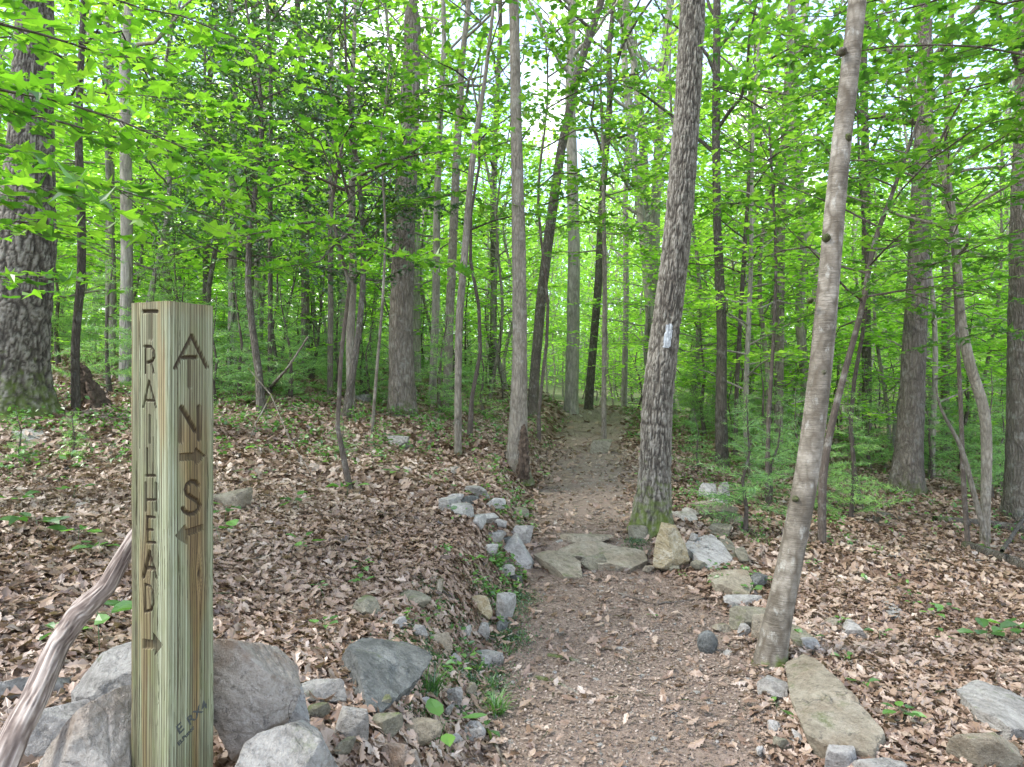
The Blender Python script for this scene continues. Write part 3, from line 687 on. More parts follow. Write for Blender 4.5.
ROCKS = [
 # around the post
 ((68, 648, 136, 712), 'r_grey', 'grey boulder behind the leaning stick, left of the signpost', dict(sil=[(69,702),(76,682),(103,656),(140,646),(142,700),(115,714),(80,714)], Yc=2.1, depth=.26, seed=3)),
 ((-30, 680, 62, 724), 'r_grey', 'low grey rock cut by the left edge, under the stick', dict(sil=[(-40,696),(5,684),(48,679),(64,700),(58,716),(30,726),(-40,730)], Yc=2.15, depth=.25, seed=4)),
 ((18, 712, 90, 775), 'r_pale', 'pale rock between the stick foot and the streaked boulder', dict(sil=[(12,745),(28,716),(60,708),(92,720),(96,780),(15,785)], Yc=1.92, depth=.22, seed=5)),
 ((36, 688, 138, 815), 'r_streak', 'large pale boulder with a brown streak, against the left foot of the signpost', dict(sil=[(22,800),(38,748),(84,712),(106,689),(120,690),(128,718),(128,810)], Yc=1.74, depth=.26, seed=6)),
 ((206, 645, 292, 775), 'r_stain', 'big rust stained boulder against the right side of the signpost', dict(sil=[(214,652),(230,644),(247,647),(290,690),(294,708),(264,748),(236,774),(215,772)], Yc=1.92, depth=.30, seed=7)),
 ((262, 688, 306, 740), 'r_pale', 'pale rock peeping out behind the rust stained boulder', dict(sil=[(262,690),(288,686),(303,697),(306,735),(270,742)], Yc=2.1, depth=.2, seed=8)),
 ((230, 728, 334, 820), 'r_grey', 'grey veined boulder in front of the rust stained one', dict(sil=[(222,800),(236,762),(262,736),(292,727),(318,742),(336,775),(336,805)], Yc=1.66, depth=.26, seed=9)),
 ((297, 678, 341, 706), 'r_grey', 'small mossy grey rock right of the boulder heap', dict(up=.5)),
 ((328, 706, 364, 750), 'r_grey', 'squarish grey rock below the dark triangular slab', dict(up=.65)),
 ((346, 628, 432, 702), 'r_dark', 'dark triangular slab tilted on the left bank', dict(poly=[(347,643),(368,629),(414,631),(432,658),(420,678),(388,700),(374,692)], h=.11, seed=31)),
 ((350, 694, 386, 716), 'r_moss', 'flat mossy stone touching the lower tip of the dark slab', dict(up=.3)),
 ((364, 712, 398, 740), 'r_moss', 'rounded mossy stone below the dark slab', dict(up=.5)),
 ((401, 718, 438, 750), 'r_tan', 'tan wedge stone at the bottom of the left bank', dict(up=.5)),
 ((465, 722, 489, 746), 'r_pale', 'small whitish rock by the trail at lower left', dict(up=.6)),
 ((443, 683, 467, 710), 'r_grey', 'pointed grey stone beside the grass tuft', dict(up=.7)),
 ((469, 648, 500, 665), 'r_grey', 'flat oval grey stone on the left trail edge', dict(up=.5)),
 ((477, 622, 493, 643), 'r_grey', 'little upright grey stone on the left trail edge', dict(up=.7)),
 ((495, 593, 514, 624), 'r_grey', 'upright grey rock sunk in green ground cover', dict(up=.8)),
 ((472, 596, 494, 622), 'r_yellow', 'rusty yellow stone near the green ground cover', dict(up=.6)),
 ((350, 596, 376, 622), 'r_moss', 'mossy stone sunk among leaves above the dark slab', dict(up=.5, yaw=30)),
 ((394, 587, 432, 610), 'r_moss', 'long low mossy stone half hidden by leaves', dict(up=.4, yaw=-15)),
 ((409, 622, 427, 642), 'r_grey', 'grey stone at the right corner of the dark slab', dict(up=.6)),
 ((427, 627, 452, 652), 'r_tan', 'brown stone among moss right of the dark slab', dict(up=.5)),
 ((378, 748, 404, 778), 'r_stain', 'brown stone at the bottom edge below the mossy one', dict(up=.7)),
 ((404, 750, 421, 775), 'r_stain', 'narrow brown stone at the bottom edge', dict(up=.8)),
 # left bank line
 ((499, 539, 535, 573), 'r_pale', 'largest grey block of the left trail edging, beside the stone step', dict(sil=[(499,562),(504,545),(519,538),(530,552),(536,568),(528,574),(505,572)], Yc=5.75, depth=.3, seed=12)),
 ((508, 525, 531, 543), 'r_pale', 'white faced block right above the largest edging block', dict(up=.7)),
 ((487, 518, 513, 531), 'r_pale', 'flat pale block in the left trail edging', dict(up=.5)),
 ((469, 509, 496, 525), 'r_pale', 'pale rough block further back in the left edging', dict(up=.5)),
 ((485, 500, 504, 512), 'r_pale', 'small white stone at the top of the left edging', dict(up=.6)),
 ((458, 494, 478, 508), 'r_dark', 'rounded blue grey stone beside the white one', dict(up=.5)),
 ((437, 493, 460, 515), 'r_grey', 'leaning grey slab farthest from the trail', dict(up=.6)),
 ((492, 528, 507, 538), 'r_pale', 'tiny pale chip wedged between edging blocks', dict(up=.6, sub=3)),
 ((217, 488, 256, 511), 'r_tan', 'lone rounded tan stone among leaves behind the signpost', dict(up=.7)),
 ((390, 436, 414, 451), 'r_grey', 'small lichened stone midway up the left slope', dict(up=.7)),
 ((352, 392, 370, 403), 'r_grey', 'whitish stone high on the left slope among pines', dict(up=.5)),
 ((8, 418, 47, 442), 'r_grey', 'low pale stone at the foot of the big left trunk', dict(poly=[(10, 427), (22, 419), (38, 423), (48, 435), (40, 441), (18, 436)], h=.06, seed=23)),
 ((436, 463, 462, 476), 'r_stain', 'pinkish flat stone on the left slope', dict(up=.4)),
 # step
 ((531, 545, 583, 573), 'r_tan', 'greenish slab forming the left end of the stone step', dict(poly=[(532,547),(548,544),(580,560),(584,569),(564,571),(545,562)], h=.08, seed=77)),
 ((552, 541, 622, 563), 'r_tan', 'long flat slab in the middle of the stone step', dict(poly=[(550,545),(575,540),(622,543),(624,552),(592,558),(556,554)], h=.07, seed=13)),
 ((596, 544, 648, 570), 'r_tan', 'lightly mossed slab forming the right end of the stone step', dict(poly=[(594,549),(615,543),(645,549),(649,558),(630,564),(598,562)], h=.08, seed=14)),
 ((553, 536, 607, 546), 'r_tan', 'thin slab lying behind the stone step', dict(up=.3)),
 ((584, 556, 613, 571), 'r_moss', 'mossy lump tucked under the front of the step', dict(up=.7)),
 # right edging
 ((654, 517, 689, 571), 'r_yellow', 'upright yellowish rock in front of the blazed oak', dict(sil=[(655,562),(657,540),(664,519),(672,517),(684,541),(689,564),(676,574),(660,571)], Yc=5.7, depth=.24, seed=15)),
 ((686, 530, 733, 568), 'r_pale', 'pale flat slab right of the upright rock', dict(poly=[(684,543),(690,532),(712,532),(733,556),(728,565),(700,562)], h=.08, seed=16)),
 ((670, 512, 693, 523), 'r_grey', 'small grey stone tucked right of the oak trunk', dict(up=.5)),
 ((696, 479, 718, 506), 'r_pale', 'upright pale stone farthest up the right edging', dict(sil=[(696,508),(699,488),(707,479),(716,483),(720,508)], Yc=8.0, depth=.25, seed=17)),
 ((714, 486, 728, 506), 'r_grey', 'thin grey stone leaning on the farthest pale one', dict(up=.9)),
 ((698, 499, 734, 525), 'r_tan', 'tan block in front of the farthest upright stone', dict(up=.6)),
 ((704, 528, 742, 558), 'r_moss', 'dark mossy slab behind the pale flat slab', dict(poly=[(702,530),(712,527),(743,549),(740,556),(722,554)], h=.06, seed=18)),
 ((706, 567, 752, 600), 'r_tan', 'square tan block with a green mossy face', dict(poly=[(706,570),(716,567),(748,570),(753,580),(748,590),(714,584)], h=.09, seed=19)),
 ((727, 595, 765, 609), 'r_grey', 'flat blue grey stone in front of the square block', dict(up=.6)),
 ((731, 605, 772, 632), 'r_moss', 'rounded mossy boulder left of the leaning beech', dict(up=.6)),
 ((750, 617, 772, 644), 'r_tan', 'pale greenish stone touching the beech trunk', dict(up=.8)),
 ((776, 620, 822, 650), 'r_moss', 'flat mossy stone behind the leaning beech', dict(poly=[(775,622),(790,620),(824,643),(818,650),(795,642)], h=.05, seed=20)),
 ((714, 621, 734, 633), 'r_tan', 'small flat tan stone on the right trail edge', dict(up=.5)),
 ((699, 637, 717, 655), 'r_dark', 'round dark cobble lying alone on the trail', dict(up=1, ang=.25, sink=.12)),
 ((782, 650, 882, 747), 'r_tan', 'big long tan slab at lower right below the beech', dict(poly=[(782,655),(806,650),(852,690),(883,720),(872,738),(830,742),(806,734),(788,690)], h=.12, seed=44)),
 ((757, 674, 782, 702), 'r_grey', 'grey stone left of the big tan slab', dict(up=.5)),
 ((818, 744, 852, 780), 'r_pale', 'pale stone at the bottom edge below the tan slab', dict(up=.6)),
 ((856, 755, 902, 785), 'r_grey', 'grey stone at the bottom edge right of the pale one', dict(up=.5)),
 ((953, 724, 1012, 775), 'r_tan', 'brown lumpy rock at the lower right corner', dict(up=.7, sub=5)),
 ((958, 678, 1050, 730), 'r_grey', 'lichen covered slab cut by the right edge', dict(poly=[(956,683),(975,678),(1030,698),(1055,722),(1012,727),(975,705)], h=.09, seed=21)),
 ((839, 619, 864, 640), 'r_pale', 'whitish stone in the leaves right of the beech', dict(up=.5)),
 ((823, 616, 841, 629), 'r_tan', 'little tan stone beside the whitish one', dict(up=.6)),
 ((874, 600, 908, 618), 'r_grey', 'low grey slab among leaves on the right slope', dict(poly=[(873,600),(890,601),(909,613),(902,618),(882,611)], h=.04, seed=22)),
 ((788, 727, 823, 745), 'r_grey', 'thin grey stone under the near end of the tan slab', dict(up=.4)),
 ((591, 439, 613, 454), 'r_moss', 'mossy stone at the foot of the thin trailside tree', dict(up=.8)),
 ((631, 526, 651, 542), 'r_moss', 'mossy stone against the left foot of the blazed oak', dict(up=.7)),
]
for box, mt, lab, kw in ROCKS:
    if 'poly' in kw: slab_rock(kw['poly'], kw['h'], mt, lab, kw['seed'])
    elif 'sil' in kw: boulder(kw['sil'], kw['Yc'], kw['depth'], mt, lab, kw['seed'])
    else: rock(box, mt, lab, **kw)

SM = np.random.default_rng(5)
def small_stones(pts, lab, grp):
    for x, y, w in pts:
        w = w*1.25; h = w*SM.uniform(.6, .9)
        o = rock((x-w/2, y-h, x+w/2, y), ['r_grey', 'r_pale', 'r_tan', 'r_moss', 'r_dark'][SM.integers(5)], lab, up=.6, sub=3, group=grp, yaw=SM.uniform(0, 90), lift=.02, seed=int(SM.integers(9999)))
small_stones([(478, 500, 13), (512, 552, 15), (496, 545, 14), (505, 580, 12), (480, 532, 16), (463, 520, 14), (520, 520, 11), (455, 508, 12), (490, 558, 13), (516, 587, 10), (483, 610, 12), (500, 634, 12), (488, 668, 11), (470, 700, 13), (448, 720, 12), (455, 668, 12), (424, 712, 14), (440, 596, 12), (399, 632, 12), (455, 750, 12), (318, 725, 16), (345, 762, 16), (312, 755, 14), (468, 640, 11)],
    'fist sized stone half buried along the left trail edging', 'small stones along the left trail edging')
small_stones([(694, 548, 15), (742, 566, 15), (700, 562, 13), (757, 590, 14), (722, 540, 15), (690, 520, 13), (740, 603, 12), (775, 612, 13), (746, 640, 12), (768, 655, 12), (718, 512, 14), (735, 528, 13), (700, 575, 12), (780, 755, 15), (798, 748, 14), (772, 735, 12), (812, 655, 14), (738, 618, 11), (760, 760, 12), (676, 575, 10), (648, 575, 10)],
    'fist sized stone half buried along the right trail edging', 'small stones along the right trail edging')
# ------------------------------------------------------------------ signpost
def build_post():
    s, th = .134, math.radians(25.0)
    c0 = px2(168.5, CY, 1.66)[:2]
    dL = np.array([-math.cos(th), math.sin(th)]); dR = np.array([math.sin(th), math.cos(th)])
    nL = np.array([-math.sin(th), -math.cos(th)]); nR = np.array([math.cos(th), -math.sin(th)])
    ztop = CH+83.0/F*1.66
    def face_uv(px, py, side):
        d, n = (dL, nL) if side == 'L' else (dR, nR)
        r = np.array([(px-CX)/F, 1.0]); t = (c0@n)/(r@n); p = r*t
        return (p-c0)@d, CH-(py-CY)/F*t
    strokes = {'L': [], 'R': []}; polys = {'L': [], 'R': []}
    def st(side, pts, w, dep=1.0):
        uv = [face_uv(x, y, side) for x, y in pts]
        for a, b in zip(uv[:-1], uv[1:]): strokes[side].append((a, b, w*1.6/F*1.72/2, dep))
    def pg(side, pts): polys[side].append([face_uv(x, y, side) for x, y in pts])
    st('L', [(143, 311.5), (157, 311.5)], 2.6, 1.2); st('L', [(150.5, 314), (150.5, 338)], 4.6, .55)
    st('L', [(145.2, 347), (145.2, 373)], 1.7); st('L', [(144.5, 346.5), (150.5, 346.8), (153.6, 351), (154, 357), (152, 361), (147.5, 362.5)], 2.2); st('L', [(151, 362), (153.6, 373)], 1.7)
    st('L', [(148.8, 381), (143.3, 407)], 1.9); st('L', [(148.8, 381), (155.6, 407)], 1.9); st('L', [(146.5, 400.5), (154.5, 401)], 1.8)
    st('L', [(149.5, 415.5), (149.5, 443)], 1.9)
    st('L', [(147, 449), (147, 475)], 1.9); st('L', [(146, 475.8), (154.8, 475.8)], 2.0)
    st('L', [(145.5, 483), (145.5, 511)], 1.7); st('L', [(155.6, 483), (155.6, 511)], 1.9); st('L', [(146, 500), (155.5, 500)], 1.9)
    st('L', [(147.3, 517), (147.3, 543)], 1.8); st('L', [(147, 517), (154.5, 517.5)], 2.0); st('L', [(147, 530), (152.5, 530)], 2.0); st('L', [(147, 542.5), (155, 543)], 2.0)
    st('L', [(149.5, 552), (143.2, 577)], 3.0); st('L', [(149.5, 552), (156, 578)], 2.2); st('L', [(146, 568), (154, 569)], 3.0, 1.3)
    st('L', [(145, 585), (145, 612)], 1.8); st('L', [(145, 584.5), (150, 586.5), (152.8, 592), (153, 604), (151, 610), (145.5, 612)], 2.0)
    pg('L', [(142.5, 639), (153, 640.2), (152.5, 632), (163, 645), (154.8, 655.5), (153, 649.5), (142.5, 649)])
    st('R', [(192, 336), (175.5, 368)], 3.2); st('R', [(192, 336), (207, 367)], 3.2); st('R', [(183, 357.5), (197, 357.5)], 3.0, 1.2); st('R', [(189.8, 360), (189.8, 386)], 4.4, .6)
    st('R', [(181.5, 409), (181, 441)], 4.4, .7); st('R', [(182, 407.5), (195.5, 431)], 3.6, 1.2); st('R', [(199.2, 407.5), (199.8, 439)], 4.0, .9)
    pg('R', [(179.5, 453.5), (194, 452.5), (196, 447.2), (205.7, 455.5), (197.5, 466), (193.5, 460.5), (179.5, 461.5)])
    st('R', [(198.5, 485.5), (196, 482.2), (191.5, 481.5), (187.5, 484.5), (185.8, 489.5), (187.5, 494.5), (192.5, 498), (197.5, 501), (200, 505.5), (198.5, 510), (194.5, 513.3), (189.5, 514), (185, 511.5), (183, 508.5)], 3.2)
    pg('R', [(175.3, 535.5), (185, 524), (187.5, 529), (203.2, 524), (204, 530.5), (188, 536.5), (187.2, 544.8), (178, 539)])
    def seg_d(U, Z, a, b):
        a = np.array(a); b = np.array(b); ab = b-a
        t = np.clip(((U-a[0])*ab[0]+(Z-a[1])*ab[1])/(ab@ab+1e-12), 0, 1)
        return np.hypot(U-a[0]-t*ab[0], Z-a[1]-t*ab[1])
    def poly_d(U, Z, P):
        P = np.array(P); n = len(P); dmin = np.full(U.shape, 9.); ins = np.zeros(U.shape, bool)
        for i in range(n):
            a, b = P[i], P[(i+1) % n]; dmin = np.minimum(dmin, seg_d(U, Z, a, b))
            cnd = ((a[1] > Z) != (b[1] > Z)) & (U < (b[0]-a[0])*(Z-a[1])/(b[1]-a[1]+1e-12)+a[0]); ins ^= cnd
        return np.where(ins, -dmin, dmin)
    z = np.concatenate([[.1], np.arange(.42, ztop-.0005, .0011), [ztop]])
    knots = {'L': [face_uv(150, 566, 'L')+(.018,)], 'R': [face_uv(199, 573, 'R')+(.011,)]}
    def grain(U, Z, side, sd):
        Uw = U.copy()
        for ku, kz, kr in knots[side]:
            du, dz = U-ku, Z-kz
            Uw = Uw-np.sign(du)*kr*.85*np.exp(-(dz/(kr*3.6))**2)*np.exp(-np.abs(du)/(kr*1.6))
        Uw = Uw+.010*(fbm(Z*1.8, 0*Z, 0*Z+sd, 2, sd)-.5)+.003*(vnoise(U*20, Z*5, 0, sd+2)-.5)
        W1 = Uw+.010*(vnoise(Uw*38, Z*.35, 0, sd+7)-.5)+.002*vnoise(Uw*30, Z*2.2, 0, sd+9)
        ph = W1*150+1.3*vnoise(Uw*90, Z*.25, 0, sd+11)
        fr = ph-np.floor(ph); amp = _hash(np.floor(ph), np.floor(ph)*0, np.floor(ph)*0, sd+1)
        ring = np.clip(fr*1.15, 0, 1)**1.6            # slow lightening then a sharp dark latewood line
        dark = np.exp(-((1-fr)/.20)**2)+np.exp(-(fr/.05)**2)+.45*np.exp(-((fr-.45)/.06)**2)*(vnoise(Uw*150, Z, 0, sd+13) > .5)
        g = .66+.38*(ring-.5)-(.40+.6*amp)*dark
        g = g+.55*(vnoise(Uw*62, Z*.9, 0, sd+4)-.5)+.26*(vnoise(Uw*420, Z*2.5, 0, sd+5)-.5)
        # split checks
        return np.clip(g, 0, 1)
    us = np.arange(0, s+.0001, .00105)
    cols = []  # (side, u)
    ringpos = []
    rc = .003
    def face_pts(side, order):
        U, Z = np.meshgrid(us, z)
        dep = np.zeros(U.shape); gv = np.zeros(U.shape)
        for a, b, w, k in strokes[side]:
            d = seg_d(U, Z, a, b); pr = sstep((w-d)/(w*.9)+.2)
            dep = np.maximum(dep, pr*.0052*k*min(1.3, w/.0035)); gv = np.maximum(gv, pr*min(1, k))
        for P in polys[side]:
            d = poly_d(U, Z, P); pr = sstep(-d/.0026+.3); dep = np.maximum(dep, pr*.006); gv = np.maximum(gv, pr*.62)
        g = grain(U, Z, side, 3 if side == 'L' else 19)
        for ku, kz, kr in knots[side]:
            if side == 'R':
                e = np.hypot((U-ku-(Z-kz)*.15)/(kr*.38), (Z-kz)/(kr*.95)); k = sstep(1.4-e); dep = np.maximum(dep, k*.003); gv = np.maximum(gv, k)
        stn = np.zeros(U.shape)
        if side == 'R':
            uc = np.interp(Z, [.4, .95, 1.02, 1.2, 1.35], [.075, .082, .08, .075, .07]); wd = np.interp(Z, [.4, .85, .97, 1.05, 1.3, 1.42, 1.7], [.012, .013, .03, .028, .045, .05, .005])
            stn = sstep(1.3-np.abs(U-uc)/wd+.5*(fbm(U*90, Z*6, 0, 3, 4)-.5))*np.interp(Z, [.4, 1.0, 1.38, 1.46], [.75, .9, .8, .15])*(.55+.45*g)
        else:
            stn = .45*sstep((fbm(U*60, Z*2, 0, 3, 44)-.52)*6)
        stn = np.maximum(stn, .55*sstep((Z-ztop+.05)/.05)*fbm(U*80, Z*20, 0, 2, 77))
        for q in range(7):
            rq = np.random.default_rng(70+q+(0 if side == 'L' else 40)); u0 = rq.uniform(.012, s-.012); za, zb = sorted(rq.uniform(.55, ztop, 2)); 
            du = np.abs(U-u0-.0035*(vnoise(Z*9, q, 0, 5)-.5)-.0016*(vnoise(Z*40, q, 0, 6)-.5)); wd = .0011*np.clip((Z-za)/.06, 0, 1)*np.clip((zb-Z)/.06, 0, 1)*(.4+.9*vnoise(Z*30, q, 0, 8))
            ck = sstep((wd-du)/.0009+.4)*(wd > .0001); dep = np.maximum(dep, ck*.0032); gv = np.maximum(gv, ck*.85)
        dep = dep-.0009*(g-.5)
        # worn corner
        wear = .7+1.3*fbm(Z*14, 0*Z, 0*Z+.5, 3, 12)**2*2
        cr = (rc*np.exp(-U/.0035)+rc*np.exp(-(s-U)/.0035))*wear
        dep = dep+cr*.8
        dd, n = (dL, nL) if side == 'L' else (dR, nR)
        XY = c0[None, None]+dd[None, None]*U[..., None]-n[None, None]*dep[..., None]
        ztopw = np.where(Z > ztop-.0006, .0015*(vnoise(U*120, 0, 0, 5)-.5)-.002*np.exp(-U/.004), 0)
        return np.concatenate([XY, (Z+ztopw)[..., None]], -1), g, gv, stn
    PL, gL, vL, sL = face_pts('L', 0); PR, gR, vR, sR = face_pts('R', 0)
    rows = len(z)
    # ring order: left face far->corner, right face corner->far, then back corner points
    m_ = 4
    bcorner = c0+(dL+dR)*s
    back = []
    for k in range(1, m_+1):
        t = k/(m_)
        back.append(c0+dR*s+(dL*s)*t*.999)
    for k in range(1, m_):
        t = k/(m_)
        back.append(bcorner-(dR*s)*t)
    back = np.array(back); nb = len(back)
    BK = np.zeros((rows, nb, 3)); BK[..., :2] = back[None]; BK[..., 2] = z[:, None]
    P = np.concatenate([PL[:, ::-1], PR[:, 1:], BK], 1)
    one = np.full((rows, nb), .5); zer = np.zeros((rows, nb))
    g = np.concatenate([gL[:, ::-1], gR[:, 1:], one], 1); gv = np.concatenate([vL[:, ::-1], vR[:, 1:], zer], 1); sv = np.concatenate([sL[:, ::-1], sR[:, 1:], zer], 1)
    ns = P.shape[1]
    i = np.arange(rows-1)[:, None]*ns; j = np.arange(ns)[None]; k = (j+1) % ns
    Q = np.stack([i+j, i+k, i+ns+k, i+ns+j], -1).reshape(-1, 4)
    V = P.reshape(-1, 3); top = (rows-1)*ns
    cen = V[top:].mean(0)
    V = np.concatenate([V, [cen]]); ci = len(V)-1
    T = np.stack([top+j[0], top+k[0], np.full(ns, ci)], -1)
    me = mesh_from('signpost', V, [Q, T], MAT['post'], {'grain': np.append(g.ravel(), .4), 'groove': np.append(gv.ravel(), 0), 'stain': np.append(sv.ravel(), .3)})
    try: me.set_sharp_from_angle(angle=math.radians(60))
    except Exception: pass
    root = add_obj('signpost', me); set_props(root, 'square weathered wooden post carved TRAILHEAD and A.T. N and S with arrows', 'signpost')
    # ink stamp: two short lines of lettering on the right face
    def txt(body, px, py, size, ang, name):
        u, zz = face_uv(px, py, 'R')
        cu = bpy.data.curves.new(name, 'FONT'); cu.body = body; cu.size = size; cu.extrude = .0002; cu.materials.append(MAT['ink']); cu.offset = .0006
        o = bpy.data.objects.new('stamp_tmp', cu); COL.objects.link(o)
        bpy.context.view_layer.update()
        me2 = bpy.data.meshes.new_from_object(o.evaluated_get(bpy.context.evaluated_depsgraph_get()))
        bpy.data.objects.remove(o)
        V = np.array([v.co[:] for v in me2.vertices]); ca, sa = math.cos(ang), math.sin(ang)
        a = V[:, 0]*ca-V[:, 1]*sa+u; b = V[:, 0]*sa+V[:, 1]*ca+zz
        W = np.zeros_like(V); W[:, :2] = c0[None]+dR[None]*a[:, None]+nR[None]*(.0008+V[:, 2:3]); W[:, 2] = b
        for v, w in zip(me2.vertices, W): v.co = w
        o2 = add_obj(name, me2, root); return o2
    txt('E', 178.5, 735, .036, math.radians(24), 'ink_stamp'); txt('RX4', 189, 726, .034, math.radians(24), 'ink_stamp')
    txt('ELPuncc', 178.5, 746, .015, math.radians(27), 'ink_stamp')
build_post()

# leaning driftwood stick
def build_stick():
    pts = [px2(150, 515, 1.99), px2(131, 543, 1.96), px2(108, 585, 1.92), px2(78, 614, 1.86), px2(58, 645, 1.80), px2(34, 700, 1.70), px2(12, 742, 1.62), px2(-14, 800, 1.55)]
    rad = np.array([8, 8, 10, 12.5, 11.5, 12.5, 14, 15])/F*1.8*.92
    arc = np.linspace(0, 1, len(pts)); t = np.linspace(0, 1, 160)
    P = np.array(pts); C = np.stack([np.interp(t, arc, P[:, k]) for k in range(3)], 1); R = np.interp(t, arc, rad)
    ker = np.hanning(13); ker /= ker.sum()
    for k in range(3): C[:, k] = np.convolve(np.pad(C[:, k], 6, 'edge'), ker, 'valid')
    ns = 48; T = np.gradient(C, axis=0); T /= np.linalg.norm(T, axis=1)[:, None]
    A = np.cross(T, [0, 1., 0]); A /= np.linalg.norm(A, axis=1)[:, None]; B = np.cross(T, A)
    th = np.arange(ns)/ns*6.2832
    tt = t[:, None]; tw = th[None]+tt*.35
    gr = fbm(np.cos(tw)*8, np.sin(tw)*8, tt*9, 3, 4); lump = fbm(np.cos(th)[None]*1.2, np.sin(th)[None]*1.2, tt*9, 2, 6)
    rid = np.abs(gr*2-1)
    rr = R[:, None]*(1+.35*(lump-.5)+.16*(gr-.5)+.08*rid)
    V = C[:, None]+(A[:, None]*np.cos(th)[None, :, None]+B[:, None]*np.sin(th)[None, :, None])*rr[..., None]
    n = len(t); i = np.arange(n-1)[:, None]*ns; j = np.arange(ns)[None]; k = (j+1) % ns
    Q = np.stack([i+j, i+k, i+ns+k, i+ns+j], -1).reshape(-1, 4)
    g = np.clip(.15+rid*1.5+.5*(lump-.5), 0, 1)
    Vc = np.concatenate([V.reshape(-1, 3), C[:1], C[-1:]])
    Tt = np.concatenate([np.stack([j[0], k[0], np.full(ns, n*ns)], -1), np.stack([(n-1)*ns+j[0], (n-1)*ns+k[0], np.full(ns, n*ns+1)], -1)])
    o = add_obj('walking_stick', mesh_from('walking_stick', Vc, [Q, Tt], MAT['drift'], {'grain': np.append(g.ravel(), [.3, .3])}))
    set_props(o, 'bent bare weathered branch leaning against the left side of the signpost', 'stick')
build_stick()

# ------------------------------------------------------------------ named trees
def hero_tree(name, label, pts, Y, mat, H, nseg=18, flare=.8, wob=.12, ridge=None, crown=None, seed=1, cat='tree', group=None, dY=0.0, leafmat='leaf', tpl='oval', step=.12, ltop=None):
    """pts: (px, py, width_px) from base upward"""
    rnd = np.random.default_rng(seed)
    base = None
    if Y is None:
        base = ground(pts[0][0], pts[0][1]); Y = base[1]
    P = []; R = []
    for k, (x, y, w) in enumerate(pts):
        yy = Y+dY*k/(len(pts)-1)
        P.append(px2(x, y, yy)); R.append(w/2/F*yy)
    P = np.array(P); R = np.array(R)
    gx, gy = P[0][0], P[0][1]; gz = float(tz(gx, gy))-.12
    if P[0][2] > gz+.02:
        P = np.concatenate([[[gx, gy, gz]], P]); R = np.concatenate([[R[0]*1.03], R])
    else: P[0][2] = gz
    top = P[-1]; d = unit(P[-1]-P[-2]); d = unit(d*.6+np.array([0, 0, .4]))
    Hh = gz+H
    if Hh > top[2]+.3:
        ext = []; er = []
        nn = max(2, int((Hh-top[2])/1.2))
        for q in range(1, nn+1):
            l = (Hh-top[2])*q/nn; ext.append(top+d*l+np.append(rnd.normal(0, .08, 2), 0)); er.append(max(.012, R[-1]*(1-q/nn)**.7))
        P = np.concatenate([P, ext]); R = np.concatenate([R, er])
    arc = np.concatenate([[0], np.cumsum(np.linalg.norm(np.diff(P, axis=0), axis=1))])
    n = int(arc[-1]/step)+2; t = np.linspace(0, arc[-1], n)
    C = np.stack([np.interp(t, arc, P[:, k]) for k in range(3)], 1); Rr = np.interp(t, arc, R)
    kk = max(3, int(.8/step)); ker = np.hanning(kk+2)[1:-1]; ker /= ker.sum(); pl = (len(ker)-1)//2; pr = len(ker)-1-pl
    for k in range(3): C[:, k] = np.convolve(np.pad(C[:, k], (pl, pr), 'edge'), ker, 'valid')
    C[0, 2] = gz
    o0 = np.array([C[0][0], C[0][1], gz+.12]); C = C-o0
    bk = Bark(); bk.tube(C, Rr, nseg, flare, wob, seed, ridge)
    root = add_obj(name, None, None, o0)
    lv = Leaves()
    if crown:
        z0, cr, nb, leaf, kind, dens = crown
        L = np.linalg.norm(np.diff(C, axis=0), axis=1).sum()
        crown_on(bk, lv, C, Rr, z0, cr, nb, rnd, leaf, kind, dens)
    add_obj('trunk', bk.mesh('trunk', MAT[mat]), root)
    if lv.p: add_obj('crown', lv.mesh('crown', tpl, MAT[leafmat], .25, rnd), root)
    set_props(root, label, cat, group)
    return root, C+o0, Rr

HI = ('canopy',)
can = lambda z0, r, nb, leaf=.19, d=1.0: (z0*.8, r*1.15, nb+5, leaf, 'canopy', d*.7)
und = lambda z0, r, nb, leaf=.12, d=1.0: (z0, r*1.2, nb+6, leaf, 'under', d*1.2)
hero_tree('oak_tree', 'thick furrowed oak cut by the left edge of the picture', [(4, 415, 66), (10, 370, 58), (17, 310, 56), (27, 230, 50), (31, 150, 40), (32, 90, 36), (36, 0, 30)], None, 'hero_oak', 14, 150, .7, .1, (.022, 82, 8), can(8, 3, 10, d=.5), 3, step=.014)
blz = hero_tree('oak_tree', 'leaning furrowed oak with a white painted blaze beside the trail', [(651, 533, 36), (655, 470, 31), (657, 400, 30), (667, 320, 28), (679, 220, 27), (688, 100, 25), (693, 0, 24)], None, 'hero_oak', 13, 140, .55, .08, (.020, 84, 7.5), can(8, 3, 10, d=.5), 8, step=.013)
hero_tree('beech_tree', 'smooth pale leaning beech trunk right of the trail', [(768, 667, 29), (778, 620, 26), (793, 550, 24), (808, 470, 22.5), (822, 360, 21.5), (831, 260, 20.5), (838, 170, 19), (850, 70, 17.5), (859, -10, 16.5)], None, 'beech', 10, 40, .45, .16, None, und(5.5, 2.6, 10, d=.8), 5, step=.04)
hero_tree('maple_tree', 'pale grey trunk with a rotten hollow at its base left of the trail', [(517, 474, 22), (518, 430, 19), (520, 360, 15), (519, 250, 14), (516, 120, 11), (514, 0, 10)], None, 'grey', 13, 40, .6, .14, (.008, 60, 5), can(7, 2.6, 10, d=.5), 15, step=.03)
hero_tree('hickory_tree', 'dark straight trunk with a snapped off top on the left slope', [(402, 392, 26), (401, 330, 24), (405, 200, 22), (410, 100, 19), (413, 22, 16)], 10.5, 'oak', 6.6, 40, .4, .1, (.014, 50, 5), None, 4, step=.035)
